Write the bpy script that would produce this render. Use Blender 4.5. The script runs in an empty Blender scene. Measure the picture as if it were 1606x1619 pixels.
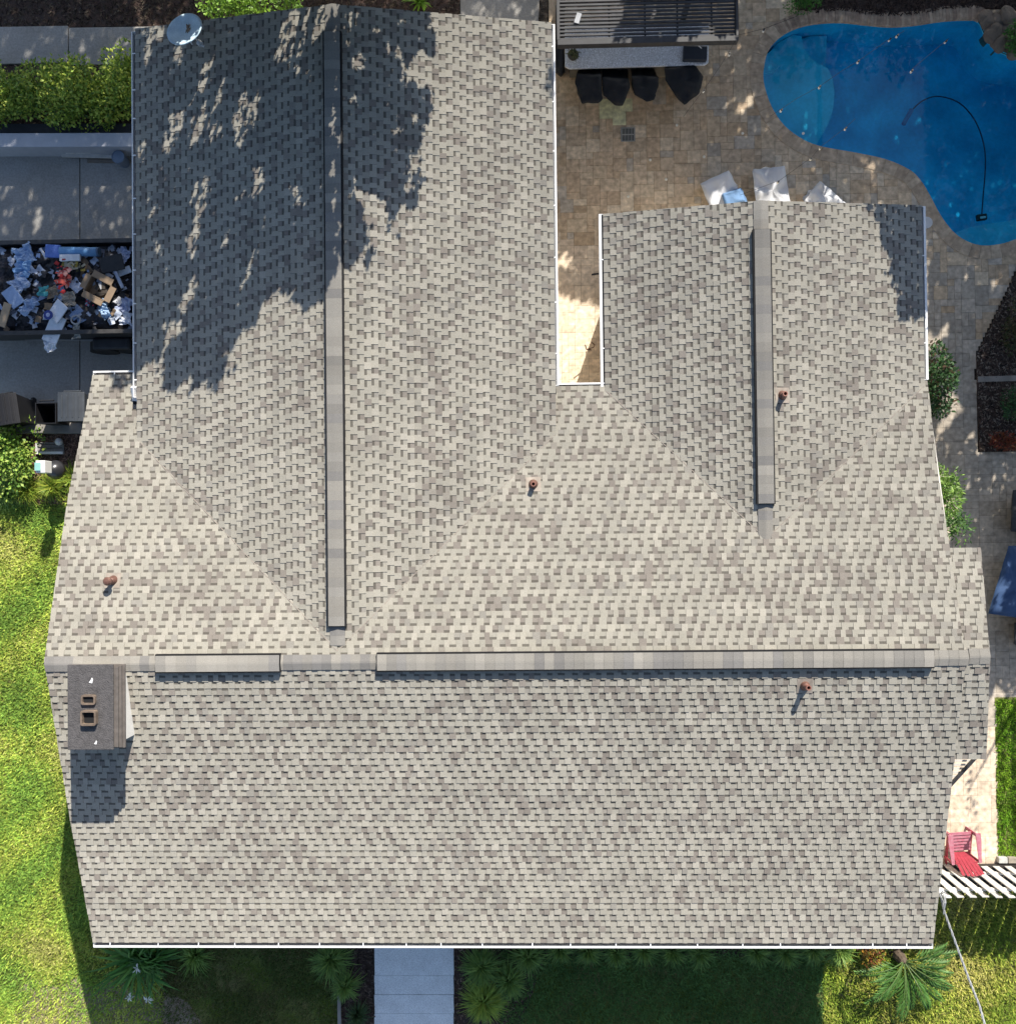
import bpy, math, random
import numpy as np
from mathutils import Vector, noise
random.seed(7); rng = np.random.default_rng(7)
SC = bpy.context.scene
COL = SC.collection

# ------------------------------------------------------------------ camera, sky, sun, exposure
F = 1428.0; PW, PH = 1606.0, 1619.0; CC = (803.0, 809.5)
ROLL, TX, TY, HC = -0.0108, 0.0261, -0.0145, 20.2
def cam_axes():
    a = ROLL
    M = np.array([[math.cos(a), math.sin(a), 0], [-math.sin(a), math.cos(a), 0], [0, 0, 1.0]])
    Ry = np.array([[math.cos(TX), 0, -math.sin(TX)], [0, 1, 0], [math.sin(TX), 0, math.cos(TX)]])
    Rx = np.array([[1, 0, 0], [0, math.cos(TY), -math.sin(TY)], [0, math.sin(TY), math.cos(TY)]])
    return Rx @ Ry @ M
AX = cam_axes()
CP = np.array([0, 0, HC])
cam = bpy.data.cameras.new('camera'); cam_o = bpy.data.objects.new('camera', cam); COL.objects.link(cam_o)
cam.sensor_fit = 'HORIZONTAL'; cam.sensor_width = 36.0; cam.lens = 36.0 * F / PW
cam.clip_end = 500; cam.clip_start = .1
from mathutils import Matrix
cam_o.matrix_world = Matrix(((AX[0][0], AX[1][0], AX[2][0], 0), (AX[0][1], AX[1][1], AX[2][1], 0), (AX[0][2], AX[1][2], AX[2][2], HC), (0, 0, 0, 1)))
SC.camera = cam_o
SX, SY = -0.47, -1.32          # shadow offset per metre of height
SUN = Vector((-SX, -SY, 1)).normalized()
sun = bpy.data.lights.new('sun', 'SUN'); sun.energy = 4.6; sun.angle = math.radians(.42); sun.color = (1, .935, .835)
sun_o = bpy.data.objects.new('sun', sun); COL.objects.link(sun_o)
sun_o.rotation_euler = SUN.to_track_quat('Z', 'Y').to_euler(); sun_o.location = (10, 20, 30)
wd = bpy.data.worlds.new('World'); SC.world = wd; wd.use_nodes = True
nt = wd.node_tree; bg = nt.nodes['Background']; sk = nt.nodes.new('ShaderNodeTexSky'); sk.sky_type = 'NISHITA'
sk.sun_disc = False; sk.sun_elevation = math.asin(SUN.z); sk.sun_rotation = math.atan2(SUN.x, SUN.y)
nt.links.new(sk.outputs[0], bg.inputs[0]); bg.inputs[1].default_value = .085
SC.view_settings.view_transform = 'Standard'; SC.view_settings.look = 'None'; SC.view_settings.exposure = 0.90
SC.view_settings.gamma = 1; SC.view_settings.use_curve_mapping = False

# ------------------------------------------------------------------ pixel <-> place
def ray(px, py):
    v = AX.T @ np.array([(px - CC[0]) / F, -(py - CC[1]) / F, -1.0]); return v
def U(px, py, h=0.0):
    """the point at height h that stands at this spot of the survey photo"""
    d = ray(px, py); t = (h - HC) / d[2]; p = CP + t * d
    return np.array([p[0], p[1], h])
def UP(px, py, n, c):
    """meet the plane n.x = c"""
    d = ray(px, py); n = np.array(n); t = (c - n @ CP) / (n @ d); return CP + t * d
def PR(X):
    v = AX @ (np.array(X) - CP); return CC[0] + F * v[0] / -v[2], CC[1] - F * v[1] / -v[2]
def xy(px, py, h=0.0): p = U(px, py, h); return (p[0], p[1])

# ------------------------------------------------------------------ materials
MATS = {}
def mat(name, col, rough=.8, var=.12, scale=6, bump=0, bscale=40, metal=0, attr=False, spec=.4, col2=None, detail=6, trans=0, fleck=0, fscale=60):
    if name in MATS: return MATS[name]
    m = bpy.data.materials.new(name); m.use_nodes = True; t = m.node_tree; b = t.nodes['Principled BSDF']
    N = t.nodes.new; L = t.links.new
    tc = N('ShaderNodeTexCoord')
    nz = N('ShaderNodeTexNoise'); nz.inputs['Scale'].default_value = scale; nz.inputs['Detail'].default_value = detail
    L(tc.outputs['Object'], nz.inputs['Vector'])
    if attr:
        a = N('ShaderNodeAttribute'); a.attribute_name = 'Col'; src = a.outputs['Color']
    else:
        r = N('ShaderNodeRGB'); r.outputs[0].default_value = (*col, 1); src = r.outputs[0]
    if col2:
        rp = N('ShaderNodeValToRGB'); rp.color_ramp.elements[0].position = .38; rp.color_ramp.elements[1].position = .62
        L(nz.outputs['Fac'], rp.inputs['Fac'])
        mx0 = N('ShaderNodeMix'); mx0.data_type = 'RGBA'; L(rp.outputs['Color'], mx0.inputs[0]); L(src, mx0.inputs[6]); mx0.inputs[7].default_value = (*col2, 1)
        src = mx0.outputs[2]
    mr = N('ShaderNodeMapRange'); mr.inputs[1].default_value = .3; mr.inputs[2].default_value = .7
    mr.inputs[3].default_value = 1 - var; mr.inputs[4].default_value = 1 + var; L(nz.outputs['Fac'], mr.inputs[0])
    val = mr.outputs[0]
    if fleck:
        n3 = N('ShaderNodeTexNoise'); n3.inputs['Scale'].default_value = fscale; n3.inputs['Detail'].default_value = 3; L(tc.outputs['Object'], n3.inputs['Vector'])
        m3 = N('ShaderNodeMapRange'); m3.inputs[1].default_value = .3; m3.inputs[2].default_value = .7
        m3.inputs[3].default_value = 1 - fleck; m3.inputs[4].default_value = 1 + fleck; L(n3.outputs['Fac'], m3.inputs[0])
        mm = N('ShaderNodeMath'); mm.operation = 'MULTIPLY'; L(val, mm.inputs[0]); L(m3.outputs[0], mm.inputs[1]); val = mm.outputs[0]
    vm = N('ShaderNodeVectorMath'); vm.operation = 'SCALE'; L(src, vm.inputs[0]); L(val, vm.inputs['Scale'])
    L(vm.outputs[0], b.inputs['Base Color'])
    b.inputs['Roughness'].default_value = rough; b.inputs['Metallic'].default_value = metal
    b.inputs['Specular IOR Level'].default_value = spec
    if name == 'shingle_granules': b.inputs['Diffuse Roughness'].default_value = .9
    if bump:
        n2 = N('ShaderNodeTexNoise'); n2.inputs['Scale'].default_value = bscale; n2.inputs['Detail'].default_value = 5; L(tc.outputs['Object'], n2.inputs['Vector'])
        bp = N('ShaderNodeBump'); bp.inputs['Strength'].default_value = bump; bp.inputs['Distance'].default_value = .02
        L(n2.outputs['Fac'], bp.inputs['Height']); L(bp.outputs[0], b.inputs['Normal'])
    if trans:
        tr = N('ShaderNodeBsdfTranslucent'); L(vm.outputs[0], tr.inputs['Color']); mx = N('ShaderNodeMixShader'); mx.inputs[0].default_value = trans
        L(b.outputs[0], mx.inputs[1]); L(tr.outputs[0], mx.inputs[2]); L(mx.outputs[0], t.nodes['Material Output'].inputs['Surface'])
    MATS[name] = m; return m
SHING = mat('shingle_granules', (1, 1, 1), .95, .07, 1.1, bump=.35, bscale=160, attr=True, spec=.15, fleck=.16, fscale=90)
LEAF = mat('leaf', (1, 1, 1), .55, .1, 3, attr=True, spec=.4, trans=.22)
GRASSM = mat('grass_blade', (1, 1, 1), .7, .22, .9, attr=True, spec=.2, trans=.2)
PAVE = mat('travertine', (1, 1, 1), .75, .2, 7, bump=.2, bscale=60, attr=True, spec=.3, fleck=.2, fscale=11)
CLUT = mat('mixed_litter', (1, 1, 1), .7, .12, 8, bump=.5, bscale=25, attr=True)
CONC = mat('concrete', (.38, .37, .35), .9, .3, 1.3, bump=.3, bscale=50, col2=(.24, .23, .21), fleck=.14, fscale=25)
CONC2 = mat('walkway_concrete', (.80, .83, .84), .9, .07, 3, bump=.5, bscale=90, fleck=.22, fscale=55)
KERB = mat('kerb_concrete', (.25, .235, .215), .9, .2, 4, bump=.3)
SOIL = mat('soil', (.055, .045, .036), 1, .5, 6, bump=1, bscale=30, col2=(.10, .082, .065), fleck=.5, fscale=40)
MULCH = mat('mulch', (.085, .052, .04), 1, .4, 9, bump=1, bscale=45, col2=(.045, .034, .03), fleck=.5, fscale=50)
MULCHC = mat('mulch_chips', (1, 1, 1), .95, .2, 9, attr=True, spec=.1)
LAWNM = mat('lawn_soil', (.14, .20, .03), 1, .35, 1.2, bump=.8, bscale=50, col2=(.16, .15, .06), fleck=.5, fscale=40)
WHITE = mat('white_metal', (.78, .78, .77), .45, .04, 4)
GUTIN = mat('gutter_inside', (.22, .21, .2), .8, .3, 9, bump=.3)
STUCCO = mat('stucco', (.62, .58, .5), .9, .06, 5, bump=.3)
WOODW = mat('white_painted_wood', (.50, .485, .455), .7, .12, 7, bump=.15)
WOODG = mat('weathered_wood', (.70, .68, .64), .8, .3, 9, bump=.3)
BLACK = mat('black_cloth', (.016, .016, .018), .75, .2, 6, bump=.25, bscale=12)
BLKM = mat('black_metal', (.028, .029, .032), .5, .25, 7)
BINM = mat('bin_plastic', (.045, .052, .062), .5, .15, 8, spec=.5)
GRANITE = mat('granite', (.60, .62, .65), .35, .25, 35, fleck=.5, fscale=110)
COPPER = mat('copper_cap', (.15, .078, .06), .5, .25, 20, metal=.2)
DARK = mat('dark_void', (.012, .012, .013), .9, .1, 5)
CHTOP = mat('chimney_crown', (.085, .080, .080), .85, .22, 12, bump=.8, bscale=45, fleck=.2, fscale=60)
CHCAP = mat('chimney_corbel', (.12, .105, .095), .8, .2, 9)
CLAY = mat('flue_clay', (.16, .12, .09), .8, .3, 12)
SOOT = mat('flue_soot', (.03, .022, .018), .9, .3, 12)
CHWALL = mat('chimney_white', (.72, .70, .66), .85, .05, 5)
DISH = mat('dish_face', (.42, .56, .66), .8, .1, 5, col2=(.47, .60, .68), fleck=.1)
RUST = mat('rust_lichen', (.22, .16, .11), .9, .4, 20)
COVERW = mat('white_cover', (.55, .56, .58), .6, .06, 4, bump=.5, bscale=7)
NAVY = mat('navy_cover', (.035, .075, .17), .8, .1, 5, bump=.3, bscale=10)
BLUEC = mat('blue_cushion', (.12, .22, .38), .8, .1, 5, bump=.3)
PLAST = mat('pool_plaster', (.03, .42, .66), .7, .14, 1.4, col2=(.045, .50, .72), fleck=.08, fscale=14)
PLAST2 = mat('pool_shelf_plaster', (.10, .52, .66), .7, .12, 1.6, col2=(.12, .56, .70), fleck=.08, fscale=14)
PLAST3 = mat('pool_edge_plaster', (.12, .42, .5), .7, .2, 9)
ROCK = mat('rock', (.22, .18, .14), .9, .35, 7, bump=1, bscale=18, col2=(.13, .10, .08))
REDP = mat('red_plastic', (.27, .028, .045), .5, .15, 9)
PINKP = mat('sun_faded_plastic', (.46, .20, .25), .6, .2, 12, col2=(.33, .10, .14))
CABLE = mat('cable', (.33, .34, .35), .6, .1, 9)
BULB = mat('bulb_glass', (.75, .72, .62), .3, .05, 9)
BARK = mat('bark', (.10, .075, .055), .95, .3, 9, bump=1, bscale=20)
FASC = mat('fascia', (.55, .53, .49), .7, .08, 6)
CAPSH = SHING

# ------------------------------------------------------------------ object helpers
def tag(o, label=None, cat=None, group=None, kind=None):
    if label: o['label'] = label
    if cat: o['category'] = cat
    if group: o['group'] = group
    if kind: o['kind'] = kind
    return o
def thing(name, label, cat, loc=(0, 0, 0), rz=0, group=None):
    o = bpy.data.objects.new(name, None); COL.objects.link(o); o.location = loc; o.rotation_euler = (0, 0, rz); o.empty_display_size = .2
    return tag(o, label, cat, group)
class MB:
    def __init__(s): s.v = []; s.f = []; s.c = []; s.n = 0
    def add(s, vs, fs, col=(1, 1, 1)):
        k = s.n; s.v.extend([tuple(map(float, q)) for q in vs]); s.f.extend([tuple(i + k for i in q) for q in fs]); s.c.extend([col] * len(fs)); s.n += len(vs)
    def quad(s, a, b, c, d, col=(1, 1, 1)): s.add([a, b, c, d], [(0, 1, 2, 3)], col)
    def prism(s, pts, z0, z1, col=(1, 1, 1)):
        n = len(pts); A = sum(pts[i][0] * pts[(i + 1) % n][1] - pts[(i + 1) % n][0] * pts[i][1] for i in range(n))
        if A < 0: pts = pts[::-1]
        zs = lambda z, p: z(p[0], p[1]) if callable(z) else z
        vs = [(p[0], p[1], zs(z0, p)) for p in pts] + [(p[0], p[1], zs(z1, p)) for p in pts]
        fs = [tuple(range(n, 2 * n)), tuple(range(n - 1, -1, -1))] + [(i, (i + 1) % n, (i + 1) % n + n, i + n) for i in range(n)]
        s.add(vs, fs, col)
    def box(s, c, d, rz=0, col=(1, 1, 1), tilt=None):
        X, Y, Z = d[0] / 2, d[1] / 2, d[2] / 2
        vs = [Vector((x, y, z)) for z in (-Z, Z) for x, y in ((-X, -Y), (X, -Y), (X, Y), (-X, Y))]
        R = Matrix.Rotation(rz, 3, 'Z')
        if tilt is not None: R = R @ tilt
        vs = [R @ v + Vector(c) for v in vs]
        s.add(vs, [(0, 3, 2, 1), (4, 5, 6, 7), (0, 1, 5, 4), (1, 2, 6, 5), (2, 3, 7, 6), (3, 0, 4, 7)], col)
    def beam(s, a, b, w, h, col=(1, 1, 1), up=(0, 0, 1)):
        a = Vector(a); b = Vector(b); d = (b - a); u = Vector(up); x = d.cross(u)
        if x.length < 1e-6: x = d.cross(Vector((1, 0, 0)))
        x.normalize(); z = x.cross(d).normalized()
        vs = []
        for p in (a, b):
            for i, j in ((-1, -1), (1, -1), (1, 1), (-1, 1)): vs.append(p + x * i * w / 2 + z * j * h / 2)
        s.add(vs, [(0, 1, 2, 3), (7, 6, 5, 4), (0, 4, 5, 1), (1, 5, 6, 2), (2, 6, 7, 3), (3, 7, 4, 0)], col)
    def tube(s, pts, r, n=8, col=(1, 1, 1), cap=True):
        pts = [Vector(p) for p in pts]; rs = r if hasattr(r, '__len__') else [r] * len(pts)
        k = len(pts); vs = []
        for i, p in enumerate(pts):
            d = (pts[min(i + 1, k - 1)] - pts[max(i - 1, 0)]).normalized()
            x = d.cross(Vector((0, 0, 1)))
            if x.length < .05: x = d.cross(Vector((1, 0, 0)))
            x.normalize(); y = d.cross(x)
            for j in range(n): a = 2 * math.pi * j / n; vs.append(p + x * math.cos(a) * rs[i] + y * math.sin(a) * rs[i])
        fs = [(i * n + j, i * n + (j + 1) % n, (i + 1) * n + (j + 1) % n, (i + 1) * n + j) for i in range(k - 1) for j in range(n)]
        if cap: fs += [tuple(range(n - 1, -1, -1)), tuple(range((k - 1) * n, k * n))]
        s.add(vs, fs, col)
    def lathe(s, c, prof, n=20, col=(1, 1, 1), sq=None):
        vs = []
        for r, z in prof:
            for j in range(n):
                a = 2 * math.pi * j / n; vs.append((c[0] + r * math.cos(a), c[1] + r * math.sin(a), c[2] + z))
        k = len(prof); fs = [(i * n + j, i * n + (j + 1) % n, (i + 1) * n + (j + 1) % n, (i + 1) * n + j) for i in range(k - 1) for j in range(n)]
        if prof[0][0] > 1e-4: fs.append(tuple(range(n - 1, -1, -1)))
        if prof[-1][0] > 1e-4: fs.append(tuple(range((k - 1) * n, k * n)))
        s.add(vs, fs, col)
    def build(s, name, m, parent=None, smooth=False, bevel=0, loc=None):
        me = bpy.data.meshes.new(name); me.from_pydata(s.v, [], s.f); me.update()
        me.materials.append(m)
        if any(c != (1, 1, 1) for c in s.c[:4000]) or m in (SHING, LEAF, PAVE, CLUT, MULCHC, GRASSM):
            at = me.attributes.new('Col', 'FLOAT_COLOR', 'FACE')
            a = np.ones((len(s.c), 4), 'f'); a[:, :3] = np.array(s.c, 'f'); at.data.foreach_set('color', a.ravel())
        if smooth: me.polygons.foreach_set('use_smooth', [True] * len(me.polygons))
        o = bpy.data.objects.new(name, me); COL.objects.link(o)
        if parent is not None:
            o.parent = parent
            M = Matrix.Translation(parent.location) @ parent.rotation_euler.to_matrix().to_4x4() if parent.parent is None else None
            if M is not None and (parent.location.length > 0 or parent.rotation_euler.z): me.transform(M.inverted())
        if bevel:
            b = o.modifiers.new('bevel', 'BEVEL'); b.width = bevel; b.segments = 2; b.limit_method = 'ANGLE'
        return o
def structure(o): o['kind'] = 'structure'; return o
def arrmesh(name, V, Fq, C, m, parent=None):
    """fast mesh of quads (numpy)"""
    me = bpy.data.meshes.new(name); nf = len(Fq); k = Fq.shape[1]
    me.vertices.add(len(V)); me.vertices.foreach_set('co', V.astype('f').ravel())
    me.loops.add(nf * k); me.loops.foreach_set('vertex_index', Fq.astype('i').ravel())
    me.polygons.add(nf); me.polygons.foreach_set('loop_start', np.arange(0, nf * k, k, dtype='i'))
    me.update(calc_edges=True); me.materials.append(m)
    at = me.attributes.new('Col', 'FLOAT_COLOR', 'FACE'); a = np.ones((nf, 4), 'f'); a[:, :3] = C; at.data.foreach_set('color', a.ravel())
    o = bpy.data.objects.new(name, me); COL.objects.link(o)
    if parent is not None: o.parent = parent
    return o
def inpoly(x, y, P):
    P = np.array(P); ins = np.zeros(np.shape(x), bool); j = len(P) - 1
    for i in range(len(P)):
        xi, yi = P[i]; xj, yj = P[j]
        with np.errstate(divide='ignore', invalid='ignore'):
            c = ((yi > y) != (yj > y)) & (x < (xj - xi) * (y - yi) / (yj - yi + 1e-12) + xi)
        ins ^= c; j = i
    return ins

# ------------------------------------------------------------------ the house frame (metres)
Hr, PM, yR = 4.276, .279, -2.39
xW, xE, yS, yNw, yNc = -8.59, 7.51, -8.034, 3.03, 2.64
nW, nE, nR, yNg, yNa, hn = -7.52, .48, -3.467, 9.62, -2.20, 3.128
hNr = Hr - PM * (yNa - yR)
eW, eE, eR, yEg, yEa, he = 1.44, 7.48, 4.248, 5.99, -.30, 2.892
hEr = Hr - PM * (yEa - yR)
hS = Hr - PM * (yR - yS)
pnW = (hNr - hn) / (nR - nW); pnE = (hNr - hn) / (nE - nR)
peW = (hEr - he) / (eR - eW); peE = (hEr - he) / (eE - eR)

# ------------------------------------------------------------------ ground
POOL = [(1207, 130), (1208, 102), (1216, 77), (1235, 56), (1260, 43), (1290, 36), (1330, 34), (1370, 38), (1410, 41), (1450, 38), (1490, 32), (1530, 30), (1547, 33),
        (1558, 55), (1574, 76), (1606, 90), (1660, 100), (1705, 150), (1720, 240), (1700, 320), (1650, 362), (1606, 378), (1580, 386), (1550, 388), (1525, 380), (1505, 365), (1486, 340), (1471, 312),
        (1456, 287), (1438, 269), (1400, 252), (1350, 241), (1300, 232), (1270, 221), (1240, 199), (1219, 168)]
def smooth_loop(P, sub=4):
    n = len(P); out = []
    for i in range(n):
        p0, p1, p2, p3 = [np.array(P[(i + k - 1) % n], float) for k in range(4)]
        for t in np.arange(sub) / sub:
            out.append(tuple(.5 * ((2 * p1) + (-p0 + p2) * t + (2 * p0 - 5 * p1 + 4 * p2 - p3) * t * t + (-p0 + 3 * p1 - 3 * p2 + p3) * t ** 3)))
    return out
POOLW = smooth_loop([xy(*p) for p in POOL], 4)
import bmesh
bm = bmesh.new()
def loop(pts, z):
    vs = [bm.verts.new((p[0], p[1], z)) for p in pts]; return [bm.edges.new((vs[i], vs[(i + 1) % len(vs)])) for i in range(len(vs))]
ed = loop([(-150, -150), (150, -150), (150, 150), (-150, 150)], -.03) + loop(POOLW, -.03)
bmesh.ops.triangle_fill(bm, use_beauty=True, use_dissolve=False, edges=ed)
for f_ in bm.faces:
    if f_.normal.z < 0: f_.normal_flip()
me = bpy.data.meshes.new('ground'); bm.to_mesh(me); bm.free(); me.materials.append(SOIL)
g = bpy.data.objects.new('ground', me); COL.objects.link(g); structure(g)

def sheet(name, pts, z, m, z0=None, kind='structure'):
    b = MB(); b.prism([xy(*p, z) if True else p for p in pts], (z - .02) if z0 is None else z0, z); o = b.build(name, m); o['kind'] = kind; return o
LAWN_L = [(-60, 790), (40, 795), (130, 770), (328, 780), (328, 1700), (-60, 1700)]
sheet('lawn', LAWN_L, .0, LAWNM)
LAWN_B = [(328, 1440), (590, 1440), (592, 1700), (328, 1700)]
LAWN_R = [(720, 1415), (1700, 1405), (1700, 1700), (722, 1700)]
sheet('front_lawn', LAWN_B, .0, LAWNM); sheet('front_lawn', LAWN_R, .0, LAWNM)
LAWN_E = [(1572, 1103), (1660, 1101), (1660, 1354), (1576, 1356)]
sheet('side_lawn', LAWN_E, .012, LAWNM)
# driveway slabs with joints
b = MB()
for x0, x1 in ((-80, 126.5), (128, 360)):
    b.prism([xy(x0, 230), xy(x1, 230), xy(x1, 668), xy(x0, 668)], -.02, .03)
structure(b.build('driveway', CONC, bevel=.006))
b = MB()
for x0, x1 in ((-80, 109), (110.5, 320)):
    b.prism([xy(x0, 45), xy(x1, 42), xy(x1, 100), xy(x0, 104)], -.02, .05)
structure(b.build('side_path', CONC, bevel=.006))
b = MB(); b.prism([xy(728, -60), xy(855, -60), xy(850, 60), xy(728, 60)], -.02, .04)
structure(b.build('back_slab', CONC, bevel=.006))
# front walk: slabs
b = MB()
for y0, y1 in ((1380, 1478), (1479, 1540.5), (1541.2, 1571), (1571.7, 1601), (1601.7, 1700)):
    b.prism([xy(592, y0), xy(717, y0), xy(718, y1), xy(593, y1)], -.02, .06 if y0 < 1540 else .05 if y0 < 1600 else .04)
structure(b.build('front_walk', CONC2, bevel=.008))

# patio pavers
def paver_field(name, P, cell, z, palette, holes=(), seed=1, base=(0, 0), region=None):
    r = random.Random(seed); xs = [p[0] for p in P]; ys = [p[1] for p in P]
    x0, x1, y0, y1 = min(xs), max(xs), min(ys), max(ys); nx = int((x1 - x0) / cell) + 1; ny = int((y1 - y0) / cell) + 1
    used = np.zeros((nx, ny), bool); b = MB(); K = 3; gp = .0025; fc = cell / K
    GX, GY = np.meshgrid(x0 + (np.arange(nx * K) + .5) * fc, y0 + (np.arange(ny * K) + .5) * fc, indexing='ij'); ins = inpoly(GX, GY, P)
    for H in holes:
        for dx, dy in ((-.5, -.5), (.5, -.5), (.5, .5), (-.5, .5)): ins &= ~inpoly(GX + dx * fc, GY + dy * fc, H)
    sizes = [(3, 2), (2, 3), (2, 2), (2, 1), (1, 2), (2, 2), (1, 1), (3, 2), (2, 1)]
    for j in range(ny):
        for i in range(nx):
            if used[i, j]: continue
            o = sizes[:]; r.shuffle(o)
            for w, h in o + [(1, 1)]:
                if i + w <= nx and j + h <= ny and not used[i:i + w, j:j + h].any(): break
            used[i:i + w, j:j + h] = True; sub = ins[i * K:(i + w) * K, j * K:(j + h) * K]
            if not sub.any(): continue
            a0, b0 = x0 + i * cell, y0 + j * cell; a1, b1 = a0 + w * cell, b0 + h * cell
            c = palette((a0 + a1) / 2, (b0 + b1) / 2, r); zz = z + r.uniform(-.002, .002)
            if sub.all(): b.prism([(a0 + gp, b0 + gp), (a1 - gp, b0 + gp), (a1 - gp, b1 - gp), (a0 + gp, b1 - gp)], z - .03, zz, c); continue
            for ii in range(sub.shape[0]):          # cut pavers along the borders
                run = None; xa = a0 + ii * fc
                for jj in range(sub.shape[1] + 1):
                    g_ = jj < sub.shape[1] and sub[ii, jj]
                    if g_ and run is None: run = jj
                    if not g_ and run is not None: b.prism([(xa, b0 + run * fc), (xa + fc, b0 + run * fc), (xa + fc, b0 + jj * fc), (xa, b0 + jj * fc)], z - .03, zz, c); run = None
    return structure(b.build(name, PAVE))
def pal_patio(x, y, r):
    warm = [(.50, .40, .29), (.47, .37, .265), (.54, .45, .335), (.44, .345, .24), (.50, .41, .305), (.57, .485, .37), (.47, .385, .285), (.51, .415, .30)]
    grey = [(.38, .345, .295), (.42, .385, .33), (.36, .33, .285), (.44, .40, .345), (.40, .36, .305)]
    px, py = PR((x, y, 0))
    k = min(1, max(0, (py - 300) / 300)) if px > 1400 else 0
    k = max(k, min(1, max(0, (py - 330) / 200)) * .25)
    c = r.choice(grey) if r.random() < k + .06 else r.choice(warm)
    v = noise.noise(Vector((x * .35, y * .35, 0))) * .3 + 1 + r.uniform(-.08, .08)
    if 938 < px < 998 and 158 < py < 192: return (.66, .66, .42)  # patch of reflected light painted as paler pavers
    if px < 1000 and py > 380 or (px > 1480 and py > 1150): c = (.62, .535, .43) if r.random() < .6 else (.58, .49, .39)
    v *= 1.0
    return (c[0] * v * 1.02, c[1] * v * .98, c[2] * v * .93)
PATIO = [xy(868, -60), xy(1720, -60), xy(1720, 1104), xy(1574, 1104), xy(1578, 1366), xy(1300, 1366), xy(1200, 600), xy(868, 660)]
BED_E = [xy(1612, 418), xy(1543, 563), xy(1543, 590), xy(1547, 713), xy(1700, 713), xy(1700, 300)]
BED_N = [xy(1247, -60), xy(1262, 12), xy(1290, 20), xy(1330, 17), xy(1370, 22), xy(1410, 25), xy(1450, 22), xy(1490, 15), xy(1545, 12), xy(1700, 20), xy(1700, -60)]
def grow(P, d):
    c = np.mean(np.array(P), 0); n = len(P); A = sum(P[i][0] * P[(i + 1) % n][1] - P[(i + 1) % n][0] * P[i][1] for i in range(n)); sg = 1 if A > 0 else -1
    out = []
    for i in range(n):
        t = np.array(P[(i + 1) % n]) - np.array(P[i - 1]); t = t / (np.linalg.norm(t) + 1e-9); out.append((P[i][0] + sg * t[1] * d, P[i][1] - sg * t[0] * d))
    return out
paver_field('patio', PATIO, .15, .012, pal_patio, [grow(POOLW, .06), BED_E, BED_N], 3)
b = MB(); b.prism(PATIO[:4] + [xy(1578, 1366), xy(1300, 1366), xy(1200, 600), xy(868, 660)], -.029, -.0285)
# coping
b = MB(); outer = grow(POOLW, .30); n = len(POOLW); k = 0; rr = random.Random(4)
cc = (.3, .22, .16)
for i in range(n):
    px, py = PR((*POOLW[i], 0))
    north = py < 60 and 1230 < px
    cols = [(.36, .27, .20), (.32, .235, .175), (.40, .31, .23)] if north else [(.41, .325, .235), (.385, .30, .215), (.44, .355, .26)]
    m_ = 2 if north else 1
    for s_ in range(m_):
        t0, t1 = s_ / m_ + (.02 if north or i % 2 == 0 else 0), (s_ + 1) / m_ - (.02 if north or i % 2 else 0)
        L = lambda A, B, t: (A[0] * (1 - t) + B[0] * t, A[1] * (1 - t) + B[1] * t)
        j = (i + 1) % n
        if 1546 < px < 1610 and py < 95: continue
        b.prism([L(POOLW[i], POOLW[j], t0), L(POOLW[i], POOLW[j], t1), L(outer[i], outer[j], t1), L(outer[i], outer[j], t0)], -.06, .022 + rr.uniform(-.001, .001), (lambda q_, c_: tuple(v * q_ for v in c_))(rr.uniform(.9, 1.08), cols[(i // 2) % len(cols)] if not north else rr.choice(cols)))
pool = thing('swimming_pool', 'blue freeform swimming pool with rounded sun shelf behind the patio', 'pool', tuple(U(1420, 180)))
b.build('coping', PAVE, pool)
# basin
def ringwall(P, z0, z1, b):
    n = len(P)
    for i in range(n): j = (i + 1) % n; b.quad((*P[i], z0), (*P[j], z0), (*P[j], z1), (*P[i], z1))
ZW = -.10
def flat(name, P, z, m, z0=-1.5, parent=pool):
    b = MB(); b.prism(P, z0, z); return b.build(name, m, parent)
b = MB(); inn = grow(POOLW, .02); ringwall(inn, -1.45, .0, b)
b.build('pool_wall', PLAST, pool)
b = MB()
# sloping floor grid
gx = np.linspace(*[f(p[0] for p in POOLW) for f in (min, max)], 60); gy = np.linspace(*[f(p[1] for p in POOLW) for f in (min, max)], 50)
def fz(x, y):
    px, py = PR((x, y, -1)); s = min(1, max(0, (px - 1330) / 260)); s = s * s * (3 - 2 * s); return -.85 - .4 * s + .25 * min(1, max(0, (py - 200) / 150)) + .02 * noise.noise(Vector((x * 2, y * 2, 0)))
vs = [(x, y, fz(x, y)) for y in gy for x in gx]; fs = [(j * 60 + i, j * 60 + i + 1, (j + 1) * 60 + i + 1, (j + 1) * 60 + i) for j in range(49) for i in range(59)]
b.add(vs, fs); b.build('pool_floor', PLAST, pool, smooth=True)
def clipshelf(line, side, z, nm, m):
    """polygon of pool outline on one side of an inner line given in survey px"""
    b = MB(); P = [xy(*p) for p in line] + [xy(*p) for p in side]; b.prism(P, -1.4, z); o = b.build(nm, m, pool)
    rim = MB(); Q = [xy(*p) for p in line]
    rim.tube([(q[0], q[1], z + .003) for q in Q], .016, 6); rim.build('shelf_edge', PLAST3, o)
    return o
SH1 = [(1274, 44), (1277, 60), (1285, 75), (1298, 87), (1316, 95), (1324, 112), (1327, 135), (1325, 160), (1317, 185), (1305, 207), (1290, 230)]
clipshelf(SH1, [(1260, 218), (1238, 199), (1218, 168), (1206, 130), (1207, 102), (1215, 77), (1234, 56), (1260, 42)], -.33, 'sun_shelf', PLAST2)
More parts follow.
